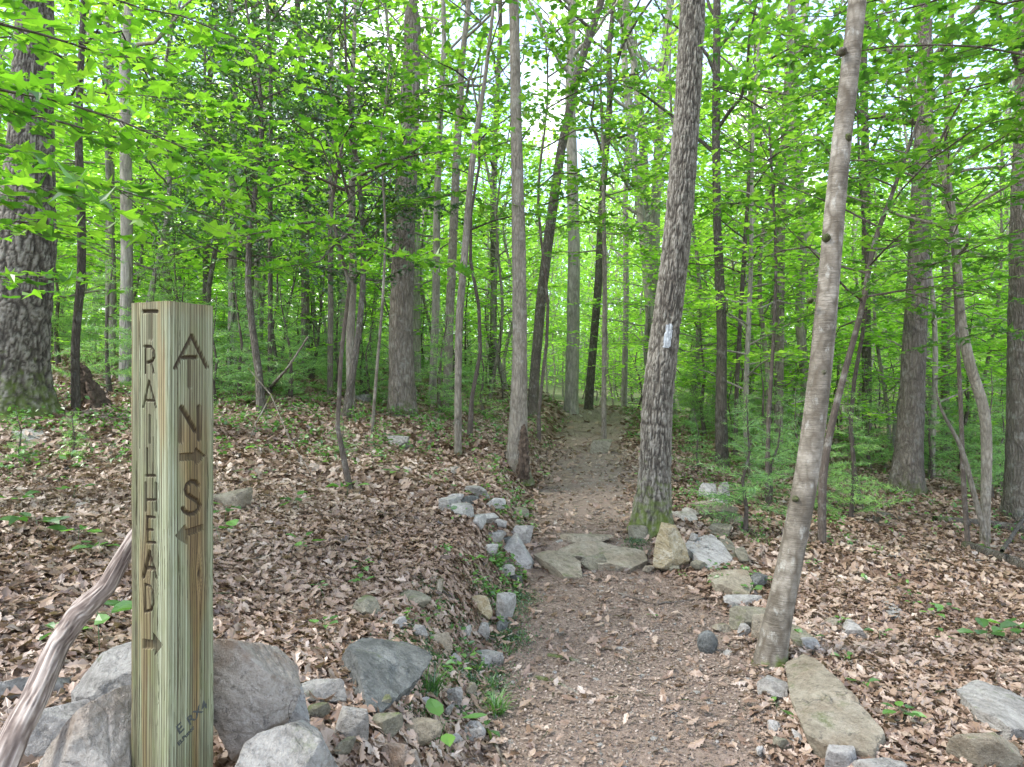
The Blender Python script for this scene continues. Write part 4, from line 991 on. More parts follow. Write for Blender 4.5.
hero_tree('sapling_tree', 'thin dark crooked stem just right of the big left oak', [(76, 412, 9), (75, 340, 8), (82, 270, 8), (81, 200, 8), (78, 130, 7)], None, 'dark', 7.5, 10, .3, .1, None, und(3.2, 1.6, 14), 21)
hero_tree('sapling_tree', 'pale slim trunk just behind the signpost top', [(126, 330, 12), (127, 250, 11), (126, 170, 11), (124, 60, 9), (130, 0, 8)], 10.0, 'far_bark', 12, 12, .3, .1, None, can(6, 2.5, 10, d=.6), 22)
hero_tree('sapling_tree', 'thin straight stem right of the snapped trunk', [(432, 412, 8), (436, 300, 8), (437, 200, 7), (440, 120, 6)], 12.5, 'far_bark', 12, 10, .2, .1, None, can(6, 2.2, 10, d=.35), 23)
hero_tree('sapling_tree', 'slim dark stem third from the snapped trunk on its right', [(447, 412, 10), (449, 330, 9), (453, 240, 9), (457, 150, 8), (462, 60, 6)], 12.0, 'grey', 13, 10, .2, .1, None, can(6, 2.2, 10, d=.35), 24)
hero_tree('sapling_tree', 'slender wavy stem with a pale mossy foot on the left slope', [(458, 455, 8), (458, 390, 7), (459, 320, 7.5), (465, 250, 7), (472, 160, 6), (485, 80, 4)], None, 'grey', 7.5, 12, .3, .1, None, und(4.5, 1.6, 10), 25)
hero_tree('maple_tree', 'dark trunk curving right behind the hollow based maple', [(532, 420, 11), (535, 370, 10), (541, 300, 10), (551, 220, 10), (561, 150, 9), (578, 70, 8), (602, 0, 7)], 13.0, 'dark', 14, 16, .4, .08, None, can(8, 2.8, 12, d=.35), 26)
hero_tree('maple_tree', 'straight grey trunk at the left edge of the trail crest', [(571, 413, 14), (573, 340, 13), (574, 250, 12), (572, 160, 11), (570, 100, 10), (572, 0, 8)], 16.5, 'far_bark', 18, 16, .3, .08, None, can(9, 3, 12, d=.35), 27)
hero_tree('maple_tree', 'dark trunk standing at the crest of the trail', [(588, 416, 9), (592, 360, 8), (598, 290, 8), (602, 200, 7), (610, 100, 6)], 18.5, 'dark', 15, 12, .3, .08, None, can(8, 2.8, 10, d=.35), 28)
hero_tree('sapling_tree', 'thin grey stem growing from the mossy stone beside the trail', [(604, 443, 5.5), (604, 380, 5), (605, 300, 5), (604, 220, 4), (603, 150, 3.5)], None, 'grey', 7, 9, .3, .1, None, und(3.4, 1.5, 12), 29)
hero_tree('maple_tree', 'tall pale trunk seen just left of the blazed oak', [(652, 410, 10), (655, 330, 10), (655, 220, 10), (660, 120, 9), (668, 20, 8)], 19.0, 'far_bark', 19, 12, .3, .08, None, can(9, 3, 12, d=.35), 30)
hero_tree('maple_tree', 'dark slim trunk with a slight kink right of the blazed oak', [(722, 468, 13), (721, 400, 11), (722, 330, 10), (717, 220, 8), (716, 120, 8), (717, 0, 7)], None, 'dark', 11, 16, .5, .12, None, can(6, 2.5, 10, d=.6), 31)
hero_tree('sapling_tree', 'twiggy thin stem beside the kinked dark trunk', [(735, 462, 5), (737, 380, 4.5), (742, 290, 4.5), (749, 180, 4)], 11.5, 'twig', 7.5, 8, .3, .1, None, und(2.8, 1.6, 14), 32)
hero_tree('birch_tree', 'pale straight pole of a trunk in the right middle distance', [(778, 445, 9), (779, 380, 9), (780, 300, 8.5), (781, 220, 8), (785, 120, 7)], 12.0, 'beech', 13, 12, .2, .08, None, can(6.5, 2.6, 10, d=.6), 33)
hero_tree('twisted_tree', 'pair like twisting grey stem between pale pole and leaning beech', [(803, 445, 10), (806, 380, 9), (799, 320, 9), (803, 250, 8), (800, 180, 8), (793, 120, 7)], 14.0, 'far_bark', 13, 12, .2, .12, None, can(6.5, 2.6, 10, d=.6), 34)
hero_tree('oak_tree', 'broad dark bark trunk standing alone on the right slope', [(906, 492, 28), (910, 430, 24), (914, 350, 22), (919, 260, 20), (922, 170, 17), (926, 60, 14)], None, 'oak', 15, 40, .6, .12, (.014, 50, 5), can(7, 3, 12, d=.6), 35, step=.035)
hero_tree('oak_tree', 'dark trunk cut by the right edge of the picture', [(1022, 520, 30), (1020, 460, 25), (1021, 380, 24), (1021, 300, 22), (1022, 200, 20), (1026, 100, 18)], None, 'dark', 14, 40, .5, .12, (.012, 50, 5), can(7, 3, 12, d=.6), 36, step=.04)
hero_tree('sapling_tree', 'curving understory stem that forks high at the right', [(985, 520, 9), (987, 450, 10), (985, 405, 10), (972, 375, 10), (960, 320, 9), (957, 260, 8), (949, 190, 8), (938, 150, 7), (916, 90, 6), (902, 60, 5)], 7.6, 'grey', 6.2, 14, .3, .1, None, und(3.2, 1.9, 14, .09, 1.2), 37)
hero_tree('sapling_tree', 'dark slanting stem just right of the leaning beech', [(822, 475, 8), (830, 430, 7), (845, 370, 6), (862, 310, 5.5), (874, 240, 5), (890, 200, 4)], 6.6, 'twig', 5.2, 9, .2, .08, None, und(2.2, 1.5, 14, .09, 1.2), 38)
hero_tree('sapling_tree', 'pale leaning thin stem below the forked right sapling', [(990, 552, 5), (978, 510, 5), (968, 470, 5), (960, 440, 4), (945, 420, 3)], None, 'grey', 1.9, 8, .2, .1, None, None, 39)
hero_tree('sapling_tree', 'dark upright thin stem next to the pale leaning one', [(968, 545, 5), (963, 480, 5), (962, 440, 4), (960, 390, 4)], None, 'twig', 4.6, 8, .2, .1, None, und(2.5, 1.2, 10, .09), 40)
hero_tree('sapling_tree', 'thin pale straight stem on the left slope among pines', [(372, 435, 3.5), (376, 380, 3.2), (383, 300, 3), (386, 230, 2.6)], None, 'beech', 4.6, 7, .2, .05, None, und(2.9, 1.1, 10, .09), 41)
hero_tree('sapling_tree', 'mossy stem at the centre of the left slope', [(351, 410, 9), (350, 340, 8.5), (353, 280, 8), (352, 200, 7)], None, 'grey', 7.5, 12, .3, .1, None, und(3.5, 1.8, 12), 42)
for k, (px, w, Y, mt, lab) in enumerate([(232, 9, 13, 'far_bark', 'grey trunk first right of the signpost'), (249, 12, 15, 'oak', 'thicker dark trunk second right of the signpost'), (306, 9, 14, 'oak', 'dark trunk behind the holly right of the signpost'),
                                       (205, 7, 14, 'dark', 'thin dark trunk over the signpost'), (110, 9, 14, 'far_bark', 'grey trunk in the left woods above the fallen snag'), (165, 8, 16, 'far_bark', 'slim pale trunk above the post in the left woods'),
                                       (492, 7, 19, 'dark', 'slim dark trunk left of the hollow based maple'), (417, 9, 17, 'far_bark', 'pale trunk close right of the snapped trunk'), (624, 6, 24, 'far_bark', 'distant pale trunk between crest trees and blazed oak'),
                                       (867, 9, 15, 'dark', 'short looking dark trunk left of the broad right oak'), (945, 8, 15, 'beech', 'pale trunk right of the broad right oak'), (751, 6, 20, 'far_bark', 'distant thin trunk behind the twiggy stem'),
                                       (270, 5, 10, 'dark', 'thin black stem left of the pale dead twig tree'), (330, 6, 11, 'grey', 'thin grey stem left of the mossy slope stem')]):
    rr = np.random.default_rng(200+k); sw = rr.uniform(-8, 8)
    hero_tree('maple_tree', lab, [(px, 410, w), (px+sw*.3, 300, w*.95), (px+sw*.2, 200, w*.9), (px+sw, 80, w*.75)], float(Y), mt, 14, 12, .2, .1, None, can(6.5, 2.6, 11, d=.6), 60+k)

# blaze painted on the leaning oak: a thin patch lying on the bark
def build_blaze():
    root, C, R = blz
    tr = [c for c in root.children if c.name.startswith('trunk')][0].data
    V = np.empty(len(tr.vertices)*3, np.float32); tr.vertices.foreach_get('co', V); V = V.reshape(-1, 3).astype(float)
    Nn = np.empty(len(tr.vertices)*3, np.float32); tr.vertex_normals.foreach_get('vector', Nn); Nn = Nn.reshape(-1, 3)
    W = V+np.array(root.location)
    px = CX+W[:, 0]/W[:, 1]*F; py = CY-(W[:, 2]-CH)/W[:, 1]*F
    Q = np.array([p.vertices[:] for p in tr.polygons if len(p.vertices) == 4])
    cx_, cy_ = px[Q].mean(1), py[Q].mean(1); nf = Nn[Q].mean(1)
    e = np.minimum((3.5-np.abs(cx_-668-(335-cy_)*.12))/4, (11.5-np.abs(cy_-335.5))/6)
    nz = vnoise(W[Q].mean(1)[:, 0]*60, W[Q].mean(1)[:, 2]*35, 0, 4)
    cen = np.array([C[np.argmin(abs(C[:, 2]-z))] for z in [px2(668, 335, C[0][1])[2]]])[0]
    front = (W[Q].mean(1)[:, 1] < cen[1])
    k = (e+.9*(nz-.5)*.6 > 0.02) & front & (nz < .93)
    q = Q[k]; used, inv = np.unique(q, return_inverse=True); inv = inv.reshape(q.shape)
    me = mesh_from('painted_blaze', V[used]+Nn[used]*.0012, [inv], MAT['blaze'], None, True)
    o = add_obj('painted_blaze', me, root); o['label'] = 'faded white rectangular paint blaze on the bark'
build_blaze()

def build_knots():
    o = [x for x in bpy.data.objects if x.get('label', '').startswith('smooth pale leaning beech')][0]
    Y = o.location.y
    for k, (x, y, r) in enumerate([(844, 50, .022), (849, 137, .022), (828, 237, .02), (824, 373, .022), (797, 500, .016), (812, 300, .014)]):
        P = px2(x, y, Y-.055)-np.array(o.location); bk = Bark()
        bk.tube(np.array([P+[0, .03, 0], P+[0, .01, .003], P+[.0, -.004, .006], P+[0, -.012, .006]]), [r*1.2, r, r*.6, r*.15], 12, 0, .5, k)
        add_obj('knot', bk.mesh('knot', MAT['dark']), o)
build_knots()
# hollow on the maple's base: dark rotten cavity rim as a part
def build_hollow():
    o = [x for x in bpy.data.objects if x.get('label', '').startswith('pale grey trunk with a rotten')][0]
    Y = o.location.y
    bk = Bark(); p = [px2(523, 478, Y-.14), px2(524, 462, Y-.16), px2(524, 445, Y-.15), px2(524, 432, Y-.12), px2(523, 425, Y-.08)]
    P = np.array(p)-np.array(o.location); Pd = np.stack([np.interp(np.linspace(0, 4, 60), range(5), P[:, k]) for k in range(3)], 1); bk.tube(Pd, np.interp(np.linspace(0, 4, 60), range(5), [.085, .068, .055, .045, .025]), 60, 0, .9, 5, (.035, 45, 9))
    add_obj('rotten_burl', bk.mesh('rotten_burl', MAT['rotten']), o)
build_hollow()

# ------------------------------------------------------------------ near sprays from trees rooted outside the frame
def spray_tree(name, label, base, H, r0, limbs, seed, leaf=.1, tpl='maple', mat='leaf', bark='twig', kw=None):
    rnd = np.random.default_rng(seed); kw = kw or {}
    x, y = base; z = float(tz(x, y)); o0 = np.array([x, y, z])
    bk = Bark(); lv = Leaves()
    C = wander(H, (0, 0), rnd, .08); C[:, 2] -= .08; bk.tube(C, np.linspace(r0, .012, len(C)), 12, .4)
    for L in limbs:
        P = np.array([px2(*q) for q in L])-o0
        zz = P[0][2]-.25; zz = min(max(zz, .5), H-.3)
        q0 = np.array([np.interp(zz, C[:, 2], C[:, k]) for k in range(3)])
        if not (abs(P[0][0]) < .4 and abs(P[0][1]) < .4): P = np.concatenate([[q0], P])
        branch(bk, lv, P, .012, rnd, leaf=leaf, leaf_s=leaf*.6, **kw)
    crown_on(bk, lv, C, np.linspace(r0, .012, len(C)), H*.72, 1.3, 7, rnd, leaf, 'under')
    root = add_obj(name, None, None, o0)
    add_obj('trunk', bk.mesh('trunk', MAT[bark]), root); add_obj('crown', lv.mesh('crown', tpl, MAT[mat], .3, rnd), root)
    set_props(root, label, 'tree')
kw1 = dict(twig_l=.6, twig_s=.07, flat=.16, start=.15, updown=.06)
spray_tree('maple_tree', 'young maple reaching flat lime sprays in from the left edge', (-3.6, 3.6), 5.2, .04, [
    [(-120, 60, 3.4), (30, 90, 3.4), (110, 125, 3.5), (190, 150, 3.7), (240, 165, 3.8)],
    [(-120, 130, 3.5), (0, 140, 3.4), (90, 175, 3.4), (150, 200, 3.5)],
    [(-100, 10, 3.6), (40, 30, 3.7), (120, 55, 3.9), (180, 60, 4.0)],
    [(-100, 250, 3.9), (0, 215, 3.8), (60, 225, 3.9)],
    [(-100, 90, 4.4), (60, 120, 4.6), (150, 155, 4.8), (230, 200, 5.0)],
    [(-120, 180, 3.2), (0, 175, 3.1), (60, 190, 3.1)], [(-100, -40, 4.6), (60, -20, 4.8), (200, 20, 5.0), (300, 60, 5.4)], [(-100, 60, 5.4), (100, 90, 5.8), (240, 110, 6.0)], [(-120, 300, 4.4), (0, 275, 4.4), (60, 280, 4.6)]], 71, .118, 'maple', 'leaf_lime', kw=kw1)
spray_tree('maple_tree', 'young maple with layered lime sprays over the left slope', (-1.35, 5.9), 3.0, .022, [
    [(345, 190, 5.8), (290, 165, 5.5), (240, 150, 5.2)],
    [(350, 215, 5.9), (300, 225, 5.3), (250, 235, 5.0), (215, 240, 4.9)],
    [(352, 180, 5.9), (400, 155, 5.7), (455, 150, 5.6)],
    [(352, 230, 5.9), (395, 255, 5.6), (440, 262, 5.5)],
    [(350, 200, 5.9), (330, 130, 5.6), (370, 120, 5.5), (400, 130, 5.4)],
    [(352, 230, 5.9), (320, 260, 5.4), (280, 268, 5.2)]], 72, .10, 'maple', 'leaf_lime', kw=kw1)
spray_tree('maple_tree', 'maple sending long dark twigs and leaf layers in from the upper right', (4.9, 4.6), 5.4, .05, [
    [(1140, 60, 4.6), (1024, 52, 4.5), (940, 50, 4.5), (870, 40, 4.5), (800, 60, 4.6)],
    [(1140, -10, 4.6), (1024, 5, 4.4), (940, 0, 4.3), (850, 30, 4.3), (775, 35, 4.4)],
    [(1140, 90, 4.8), (1024, 70, 4.9), (960, 85, 4.9), (900, 110, 5.0), (860, 130, 5.0)],
    [(1140, 150, 5.0), (1024, 130, 5.2), (980, 145, 5.3), (930, 180, 5.4)],
    [(1140, 20, 5.4), (1000, 40, 5.6), (900, 70, 5.8), (800, 100, 6.0), (760, 120, 6.1)],
    [(1140, 200, 5.4), (1020, 190, 5.5), (960, 215, 5.7)], [(1140, 240, 5.8), (1000, 250, 6.0), (900, 270, 6.2), (860, 290, 6.3)], [(1140, 100, 6.2), (980, 130, 6.4), (880, 170, 6.6), (820, 200, 6.8)],
    [(1140, -60, 5.6), (1000, -20, 5.8), (880, 0, 6.0), (760, 30, 6.2)], [(1140, 320, 6.5), (1010, 330, 6.6), (930, 345, 6.8)]], 73, .088, 'maple', kw=dict(twig_l=.65, twig_s=.07, flat=.17, start=.12, updown=.07))
spray_tree('maple_tree', 'slender maple spreading lime layers between snapped trunk and hollow based maple', (-.55, 9.0), 4.8, .03, [
    [(468, 120, 9), (430, 105, 8.6), (395, 110, 8.3)], [(470, 150, 9), (500, 120, 8.6), (540, 110, 8.4)],
    [(468, 190, 9), (420, 200, 8.5), (385, 210, 8.3)], [(470, 230, 9), (510, 215, 8.5), (550, 215, 8.3)],
    [(468, 80, 9), (440, 60, 8.6), (410, 50, 8.4)]], 74, .10, 'maple2', kw=dict(twig_l=.8, twig_s=.09, flat=.18, start=.12, updown=.07))
spray_tree('maple_tree', 'small maple with bright flat layers right of the blazed oak', (3.0, 8.2), 4.6, .028, [
    [(765, 110, 8.2), (730, 90, 8.0), (700, 85, 7.8)], [(768, 160, 8.2), (800, 140, 7.9), (835, 150, 7.6)],
    [(768, 200, 8.2), (740, 205, 8.0), (710, 200, 7.9)], [(768, 60, 8.2), (800, 40, 8.0), (850, 60, 7.8)],
    [(768, 20, 8.4), (740, 10, 8.2), (715, 20, 8.0)]], 75, .10, 'maple2', kw=dict(twig_l=.8, twig_s=.09, flat=.18, start=.12, updown=.07))

spray_tree('maple_tree', 'slim maple with lime layers high between hollow based maple and blazed oak', (.42, 11.0), 6.6, .03, [
    [(575, 60, 11), (540, 45, 10.6), (500, 50, 10.2)], [(575, 90, 11), (610, 80, 10.6), (650, 85, 10.3)], [(576, 130, 11), (620, 125, 10.5), (660, 140, 10.2)], [(575, 170, 11), (600, 160, 10.5), (640, 190, 10.3)],
    [(575, 20, 11), (620, 10, 10.6), (660, 20, 10.4)], [(575, 190, 11), (550, 180, 10.6), (520, 200, 10.3)], [(575, 220, 11.2), (610, 225, 10.9), (640, 240, 10.7)]], 76, .10, 'maple2', kw=dict(twig_l=.9, twig_s=.1, flat=.2, start=.1, updown=.08))
spray_tree('maple_tree', 'slim maple spreading lime layers behind the leaning beech', (4.3, 8.6), 5.6, .03, [
    [(862, 200, 8.6), (820, 205, 8.2), (780, 220, 8.0)], [(862, 160, 8.6), (900, 165, 8.2), (950, 170, 7.9)], [(862, 240, 8.6), (900, 240, 8.2), (940, 255, 8.0)], [(862, 120, 8.6), (820, 90, 8.2), (790, 80, 8.0)],
    [(862, 80, 8.6), (910, 60, 8.2), (960, 60, 8.0)], [(862, 290, 8.6), (900, 300, 8.3), (930, 310, 8.1)], [(862, 300, 8.6), (830, 310, 8.3), (795, 320, 8.1)]], 78, .10, 'maple2', kw=dict(twig_l=.8, twig_s=.1, flat=.2, start=.1, updown=.08))

# holly like dark evergreen on the left
def build_holly():
    for k, (px, py, Y, H, r, lab) in enumerate([(262, 395, 8.6, 5.6, 1.5, 'dark glossy holly with small leaves behind the left slope'), (345, 395, 9.0, 5.8, 1.3, 'second dark glossy holly touching the snapped trunk'), (215, 390, 11.5, 7.0, 1.5, 'taller dark glossy holly in line with the signpost top')]):
        rnd = np.random.default_rng(300+k); bk = Bark(); lv = Leaves()
        x = (px-CX)/F*Y; z = float(tz(x, Y))
        C = wander(H, (rnd.normal(0, .03), 0), rnd, .12); R = np.linspace(.05, .01, len(C)); bk.tube(C, R, 10, .3)
        crown_on(bk, lv, C, R, 1.9, r, 46, rnd, .062, 'bush', 1.7)
        root = add_obj('holly_tree', None, None, (x, Y, z-.05))
        add_obj('trunk', bk.mesh('trunk', MAT['dark']), root); add_obj('crown', lv.mesh('crown', 'oval', MAT['leaf_dark'], .2, rnd), root)
        set_props(root, lab, 'tree', 'holly trees on the left')
build_holly()

# ------------------------------------------------------------------ prototypes and background woods
def copy_tree(o):
    c = o.copy(); COL.objects.link(c)
    for ch in o.children:
        d = ch.copy(); COL.objects.link(d); d.parent = c
    return c
class Proto:
    def __init__(s, name, parts): s.name = name; s.parts = parts; s.first = None
    def place(s, loc, rz, sc, label, cat, group, tilt=(0, 0)):
        if s.first is None:
            r = add_obj(s.name, None); 
            for nm, me in s.parts: add_obj(nm, me, r)
            s.first = r
        else: r = copy_tree(s.first)
        r.location = loc; r.rotation_euler = (tilt[0], tilt[1], rz); r.scale = (sc, sc, sc)
        set_props(r, label, cat, group); return r

def proto_tree(name, seed, H, r0, z0, cr, nb, leaf, kind, bark, lmat, tpl, dens, lean=.03):
    rnd = np.random.default_rng(seed); bk = Bark(); lv = Leaves()
    C = wander(H, rnd.normal(0, lean, 2), rnd, .05+.012*H); C[:, 2] -= .15
    R = r0*(1-np.linspace(0, 1, len(C)))**.75+.012
    bk.tube(C, R, 10, .4, .1, seed)
    crown_on(bk, lv, C, R, z0, cr, nb, rnd, leaf, kind, dens)
    return Proto(name, [('trunk', bk.mesh('trunk', MAT[bark])), ('crown', lv.mesh('crown', tpl, MAT[lmat], .15, rnd))]), lv.count()

P_can, P_und, P_sap, P_con = [], [], [], []
tot = 0
for k in range(6):
    p, n = proto_tree('forest_tree', 400+k, [19, 22, 17, 20, 24, 18][k], [.15, .2, .12, .17, .2, .11][k], [6, 8, 4.5, 5.5, 8, 4.5][k], [3.8, 4.4, 3.6, 4.2, 4.4, 3.6][k], 26, .25, 'canopy', ['far_bark', 'far_bark', 'far_bark', 'grey', 'grey', 'far_bark'][k], 'leaf_far', 'rhomb', .85); P_can.append(p); tot += n
for k in range(5):
    p, n = proto_tree('understory_tree', 430+k, [9, 8, 11, 7.5, 10][k], [.05, .04, .07, .035, .055][k], [1.8, 1.2, 2.5, 1.0, 1.6][k], [3.0, 2.6, 3.3, 2.4, 2.9][k], 36, .15, 'under', ['far_bark', 'grey', 'far_bark', 'grey', 'far_bark'][k], 'leaf_mid', 'oval', 1.35); P_und.append(p); tot += n
for k in range(4):
    p, n = proto_tree('sapling_bush', 460+k, [3.2, 2.4, 2.8, 1.8][k], .014, .25, [1.2, 1.1, 1.1, .9][k], 18, .11, 'under', 'twig', 'leaf_mid', 'oval', .9, .08); P_sap.append(p); tot += n
for k in range(4):
    bk, lv = conifer(480+k, [2.6, 1.8, 3.4, 1.3][k], [1.0, .85, 1.2, .6][k], [13, 10, 16, 8][k], .09, 1.1); tot += lv.count()
    P_con.append(Proto('pine_sapling', [('trunk', bk.mesh('trunk', MAT['twig'])), ('crown', lv.mesh('crown', 'needle', MAT['needle'], 0))]))
print('proto leaves', tot)

def zone(px, Y):
    side = 'left of the trail' if px < 500 else ('straight ahead past the trail crest' if px < 690 else 'right of the trail')
    dist = 'near' if Y < 20 else ('midway off' if Y < 38 else 'far')
    return side, dist
def scatter(protos, n, Ylo, Yhi, kindname, desc, s0, s1, seed, pxlo=-60, pxhi=1084, power=.5, mind=1.2, avoid=None, pathclear=1.2):
    rnd = np.random.default_rng(seed); pts = []; tries = 0
    while len(pts) < n and tries < n*60:
        tries += 1
        Y = (Ylo**2+rnd.random()*(Yhi**2-Ylo**2))**.5 if power == .5 else Ylo+(Yhi-Ylo)*rnd.random()**power
        px = rnd.uniform(pxlo, pxhi); X = (px-CX)/F*Y
        if Y < 40 and abs(X-path_c(Y)) < path_w(Y)+pathclear: continue
        if any((X-a)**2+(Y-b)**2 < mind**2 for a, b in pts): continue
        if avoid and avoid(px, Y): continue
        pts.append((X, Y))
        sd, ds = zone(px, Y)
        protos[rnd.integers(len(protos))].place((X, Y, float(tz(X, Y))-.02), rnd.uniform(0, 6.28), rnd.uniform(s0, s1), f'{desc}, {ds} {sd}' if ds != 'far' else f'{desc}, far {sd}', kindname,
            f'{kindname}s {ds} {sd}', tuple(rnd.normal(0, .03, 2)))
scatter(P_can, 12, 15, 36, 'forest tree', 'tall slim broadleaf tree with high crown', .8, 1.1, 1, mind=2.0)
scatter(P_can, 50, 36, 85, 'forest tree', 'tall slim broadleaf tree with high crown', .9, 1.25, 2, -40, 1064, mind=2.5)
scatter(P_und, 54, 10.5, 20, 'understory tree', 'leafy young tree with flat green layers', .7, 1.0, 3, mind=1.8, avoid=lambda px, Y: 150 < px < 520 and Y < 13)
scatter(P_und, 165, 20, 60, 'understory tree', 'leafy young tree with flat green layers', .8, 1.15, 4, mind=1.8)
scatter(P_sap, 60, 10, 24, 'sapling', 'knee to head high leafy sapling', .6, 1.1, 5, mind=.9)
scatter(P_sap, 110, 22, 60, 'sapling', 'leafy sapling bush', .9, 1.8, 6, mind=1.2)
# conifers at observed places
for k, (px, py, q, sc, lab) in enumerate([(240, 400, 0, .75, 'feathery pine sapling right of the signpost top'), (215, 405, 1, .8, 'low feathery pine touching the signpost edge'), (290, 400, 1, .95, 'feathery pine sapling behind the pale dead twig tree'),
        (335, 395, 2, .6, 'taller feathery pine sapling by the mossy slope stem'), (440, 415, 1, 1.0, 'bushy pine sapling right of the snapped trunk'), (485, 418, 3, 1.1, 'small pine sapling left of the hollow based maple'),
        (110, 395, 0, .8, 'feathery pine left of the signpost top'), (150, 385, 2, .6, 'pine sapling hidden partly by the signpost top'), (70, 462, 3, .36, 'tiny pine seedling below the thin dark stem'), (22, 465, 3, .36, 'tiny pine seedling near the big left oak'),
        (745, 535, 1, .75, 'small hemlock at the right end of the stone edging'), (850, 520, 0, .62, 'hemlock with flat sprays behind the leaning beech'), (800, 500, 1, .8, 'hemlock sapling left of the leaning beech'), (930, 480, 1, .9, 'hemlock sapling right of the broad right oak'),
        (870, 470, 0, .8, 'hemlock in front of the broad right oak'), (760, 470, 0, .8, 'hemlock behind the stone edging'), (700, 470, 3, .7, 'little hemlock just right of the blazed oak'), (400, 410, 1, .8, 'pine sapling at the foot of the snapped trunk'),
        (365, 402, 3, 1.0, 'small pine on the crest of the left slope'), (175, 395, 1, .9, 'pine sapling exactly behind the signpost'), (345, 455, 3, .42, 'tiny pine seedling on the bare left slope'), (1000, 490, 1, .8, 'hemlock sapling by the right edge')]):
    g = ground(px, py); P_con[q].place((g[0], g[1], g[2]-.02), k*1.7, sc, lab, 'conifer sapling', None)

scatter(P_con, 34, 8.5, 20, 'conifer sapling', 'feathery wild pine sapling', .7, 1.15, 9, -40, 480, mind=.6)
scatter(P_con, 22, 8, 18, 'conifer sapling', 'feathery wild hemlock sapling', .6, 1.0, 10, 700, 1060, mind=.8)
# off-screen neighbours so the wood closes over and around the trail: only where their crowns stay out of the light
# distant wood behind everything
def far_wood():
    L = Leaves(); n = 90000
    R = rng.uniform(84, 120, n); a = rng.uniform(-.78, .78, n); X = R*np.sin(a); Y = R*np.cos(a)
    h = rng.random(n)**.8; top = 20+9*fbm(X*.08, Y*.08, 0, 2, 3)
    Z = tz(X, Y)+h*top
    keep = fbm(X*.25, Y*.25, Z*.25, 2, 14) > .43
    X, Y, Z = X[keep], Y[keep], Z[keep]; k = len(X)
    L.add(np.stack([X, Y, Z], 1), rng.normal(0, 1, (k, 3)), rng.normal(0, 1, (k, 3))+[0, 0, .7], rng.uniform(.5, 1.1, k))
    set_props(add_obj('far_woods', L.mesh('far_woods', 'rhomb', MAT['leaf_far'], .2)), 'distant green wood seen between the trunks', None, None, 'stuff')
far_wood()

# ------------------------------------------------------------------ low plants
def undergrowth():
    L = Leaves(); bk = Bark()
    patches = [(545, 425, .9, 220), (510, 430, .7, 160), (480, 400, 2.0, 900), (300, 405, 1.6, 1100), (180, 400, 1.6, 900), (420, 415, 1.2, 800), (350, 430, .8, 500), (60, 420, 1.0, 600), (640, 440, 1.2, 400), (720, 490, .6, 400), (800, 540, .5, 200), (560, 405, 1.5, 350), (665, 425, 1.5, 700), (720, 450, 1.2, 500), (500, 495, .28, 160), (530, 505, .30, 220), (515, 520, .25, 110), (350, 455, .5, 160),
               (420, 440, .8, 260), (130, 430, .8, 300), (60, 445, .7, 260), (640, 500, .15, 60), (490, 600, .16, 170), (510, 585, .14, 150), (445, 640, .12, 120), (740, 590, .2, 100), (700, 500, .25, 160), (760, 510, .5, 260), (830, 480, 1.2, 500),
               (930, 510, .8, 300), (990, 530, .6, 220), (600, 415, 2.0, 300), (700, 430, 2.0, 800), (860, 450, 2.5, 900), (960, 460, 2.0, 700), (390, 410, 1.5, 500), (300, 420, 1.0, 200), (505, 572, .12, 160)]
    for px, py, sp, n in patches:
        g = ground(px, py); X = g[0]+rng.normal(0, sp, n); Y = g[1]+rng.normal(0, sp, n)
        kp = np.abs(X-path_c(Y)) > path_w(Y)-.02
        kp &= (rng.random(n) < .36) & (fbm(X*3, Y*3, 0, 2, 61) > .46); X, Y = X[kp], Y[kp]; k = len(X)
        big = min(1.0, .45+sp*.5)
        # each shoot: 6 leaves
        for m in range(6):
            hh = rng.uniform(.01, .16, k)*big
            L.add(np.stack([X+rng.normal(0, .04*big, k), Y+rng.normal(0, .04*big, k), tz(X, Y)+hh], 1), rng.normal(0, 1, (k, 3))*[1, 1, .35], rng.normal(0, .4, (k, 3))+[0, 0, 1], rng.uniform(.018, .05, k)*(.6+big*.7))
    set_props(add_obj('undergrowth', L.mesh('undergrowth', 'oval', MAT['herb'], .2)), 'low green ground cover in patches beside the trail', None, None, 'stuff')
undergrowth()

def moss_cover():
    L = Leaves()
    for px, py, sp, n in [(475, 680, .09, 2600), (430, 655, .10, 2600), (505, 640, .08, 1800), (495, 610, .10, 2400), (515, 600, .08, 1600), (410, 700, .08, 1500), (450, 610, .1, 1200), (636, 545, .06, 900)]:
        g = ground(px, py); X = g[0]+rng.normal(0, sp, n); Y = g[1]+rng.normal(0, sp*1.3, n)
        L.add(np.stack([X, Y, tz(X, Y)+.012+rng.random(n)*.012], 1), rng.normal(0, 1, (n, 3))+[0, 0, .6], rng.normal(0, 1, (n, 3)), rng.uniform(.006, .016, n))
    set_props(add_obj('moss_cover', L.mesh('moss_cover', 'rhomb', MAT['leaf_dark'], .2)), 'dark green moss on the left trail bank', None, None, 'stuff')
moss_cover()

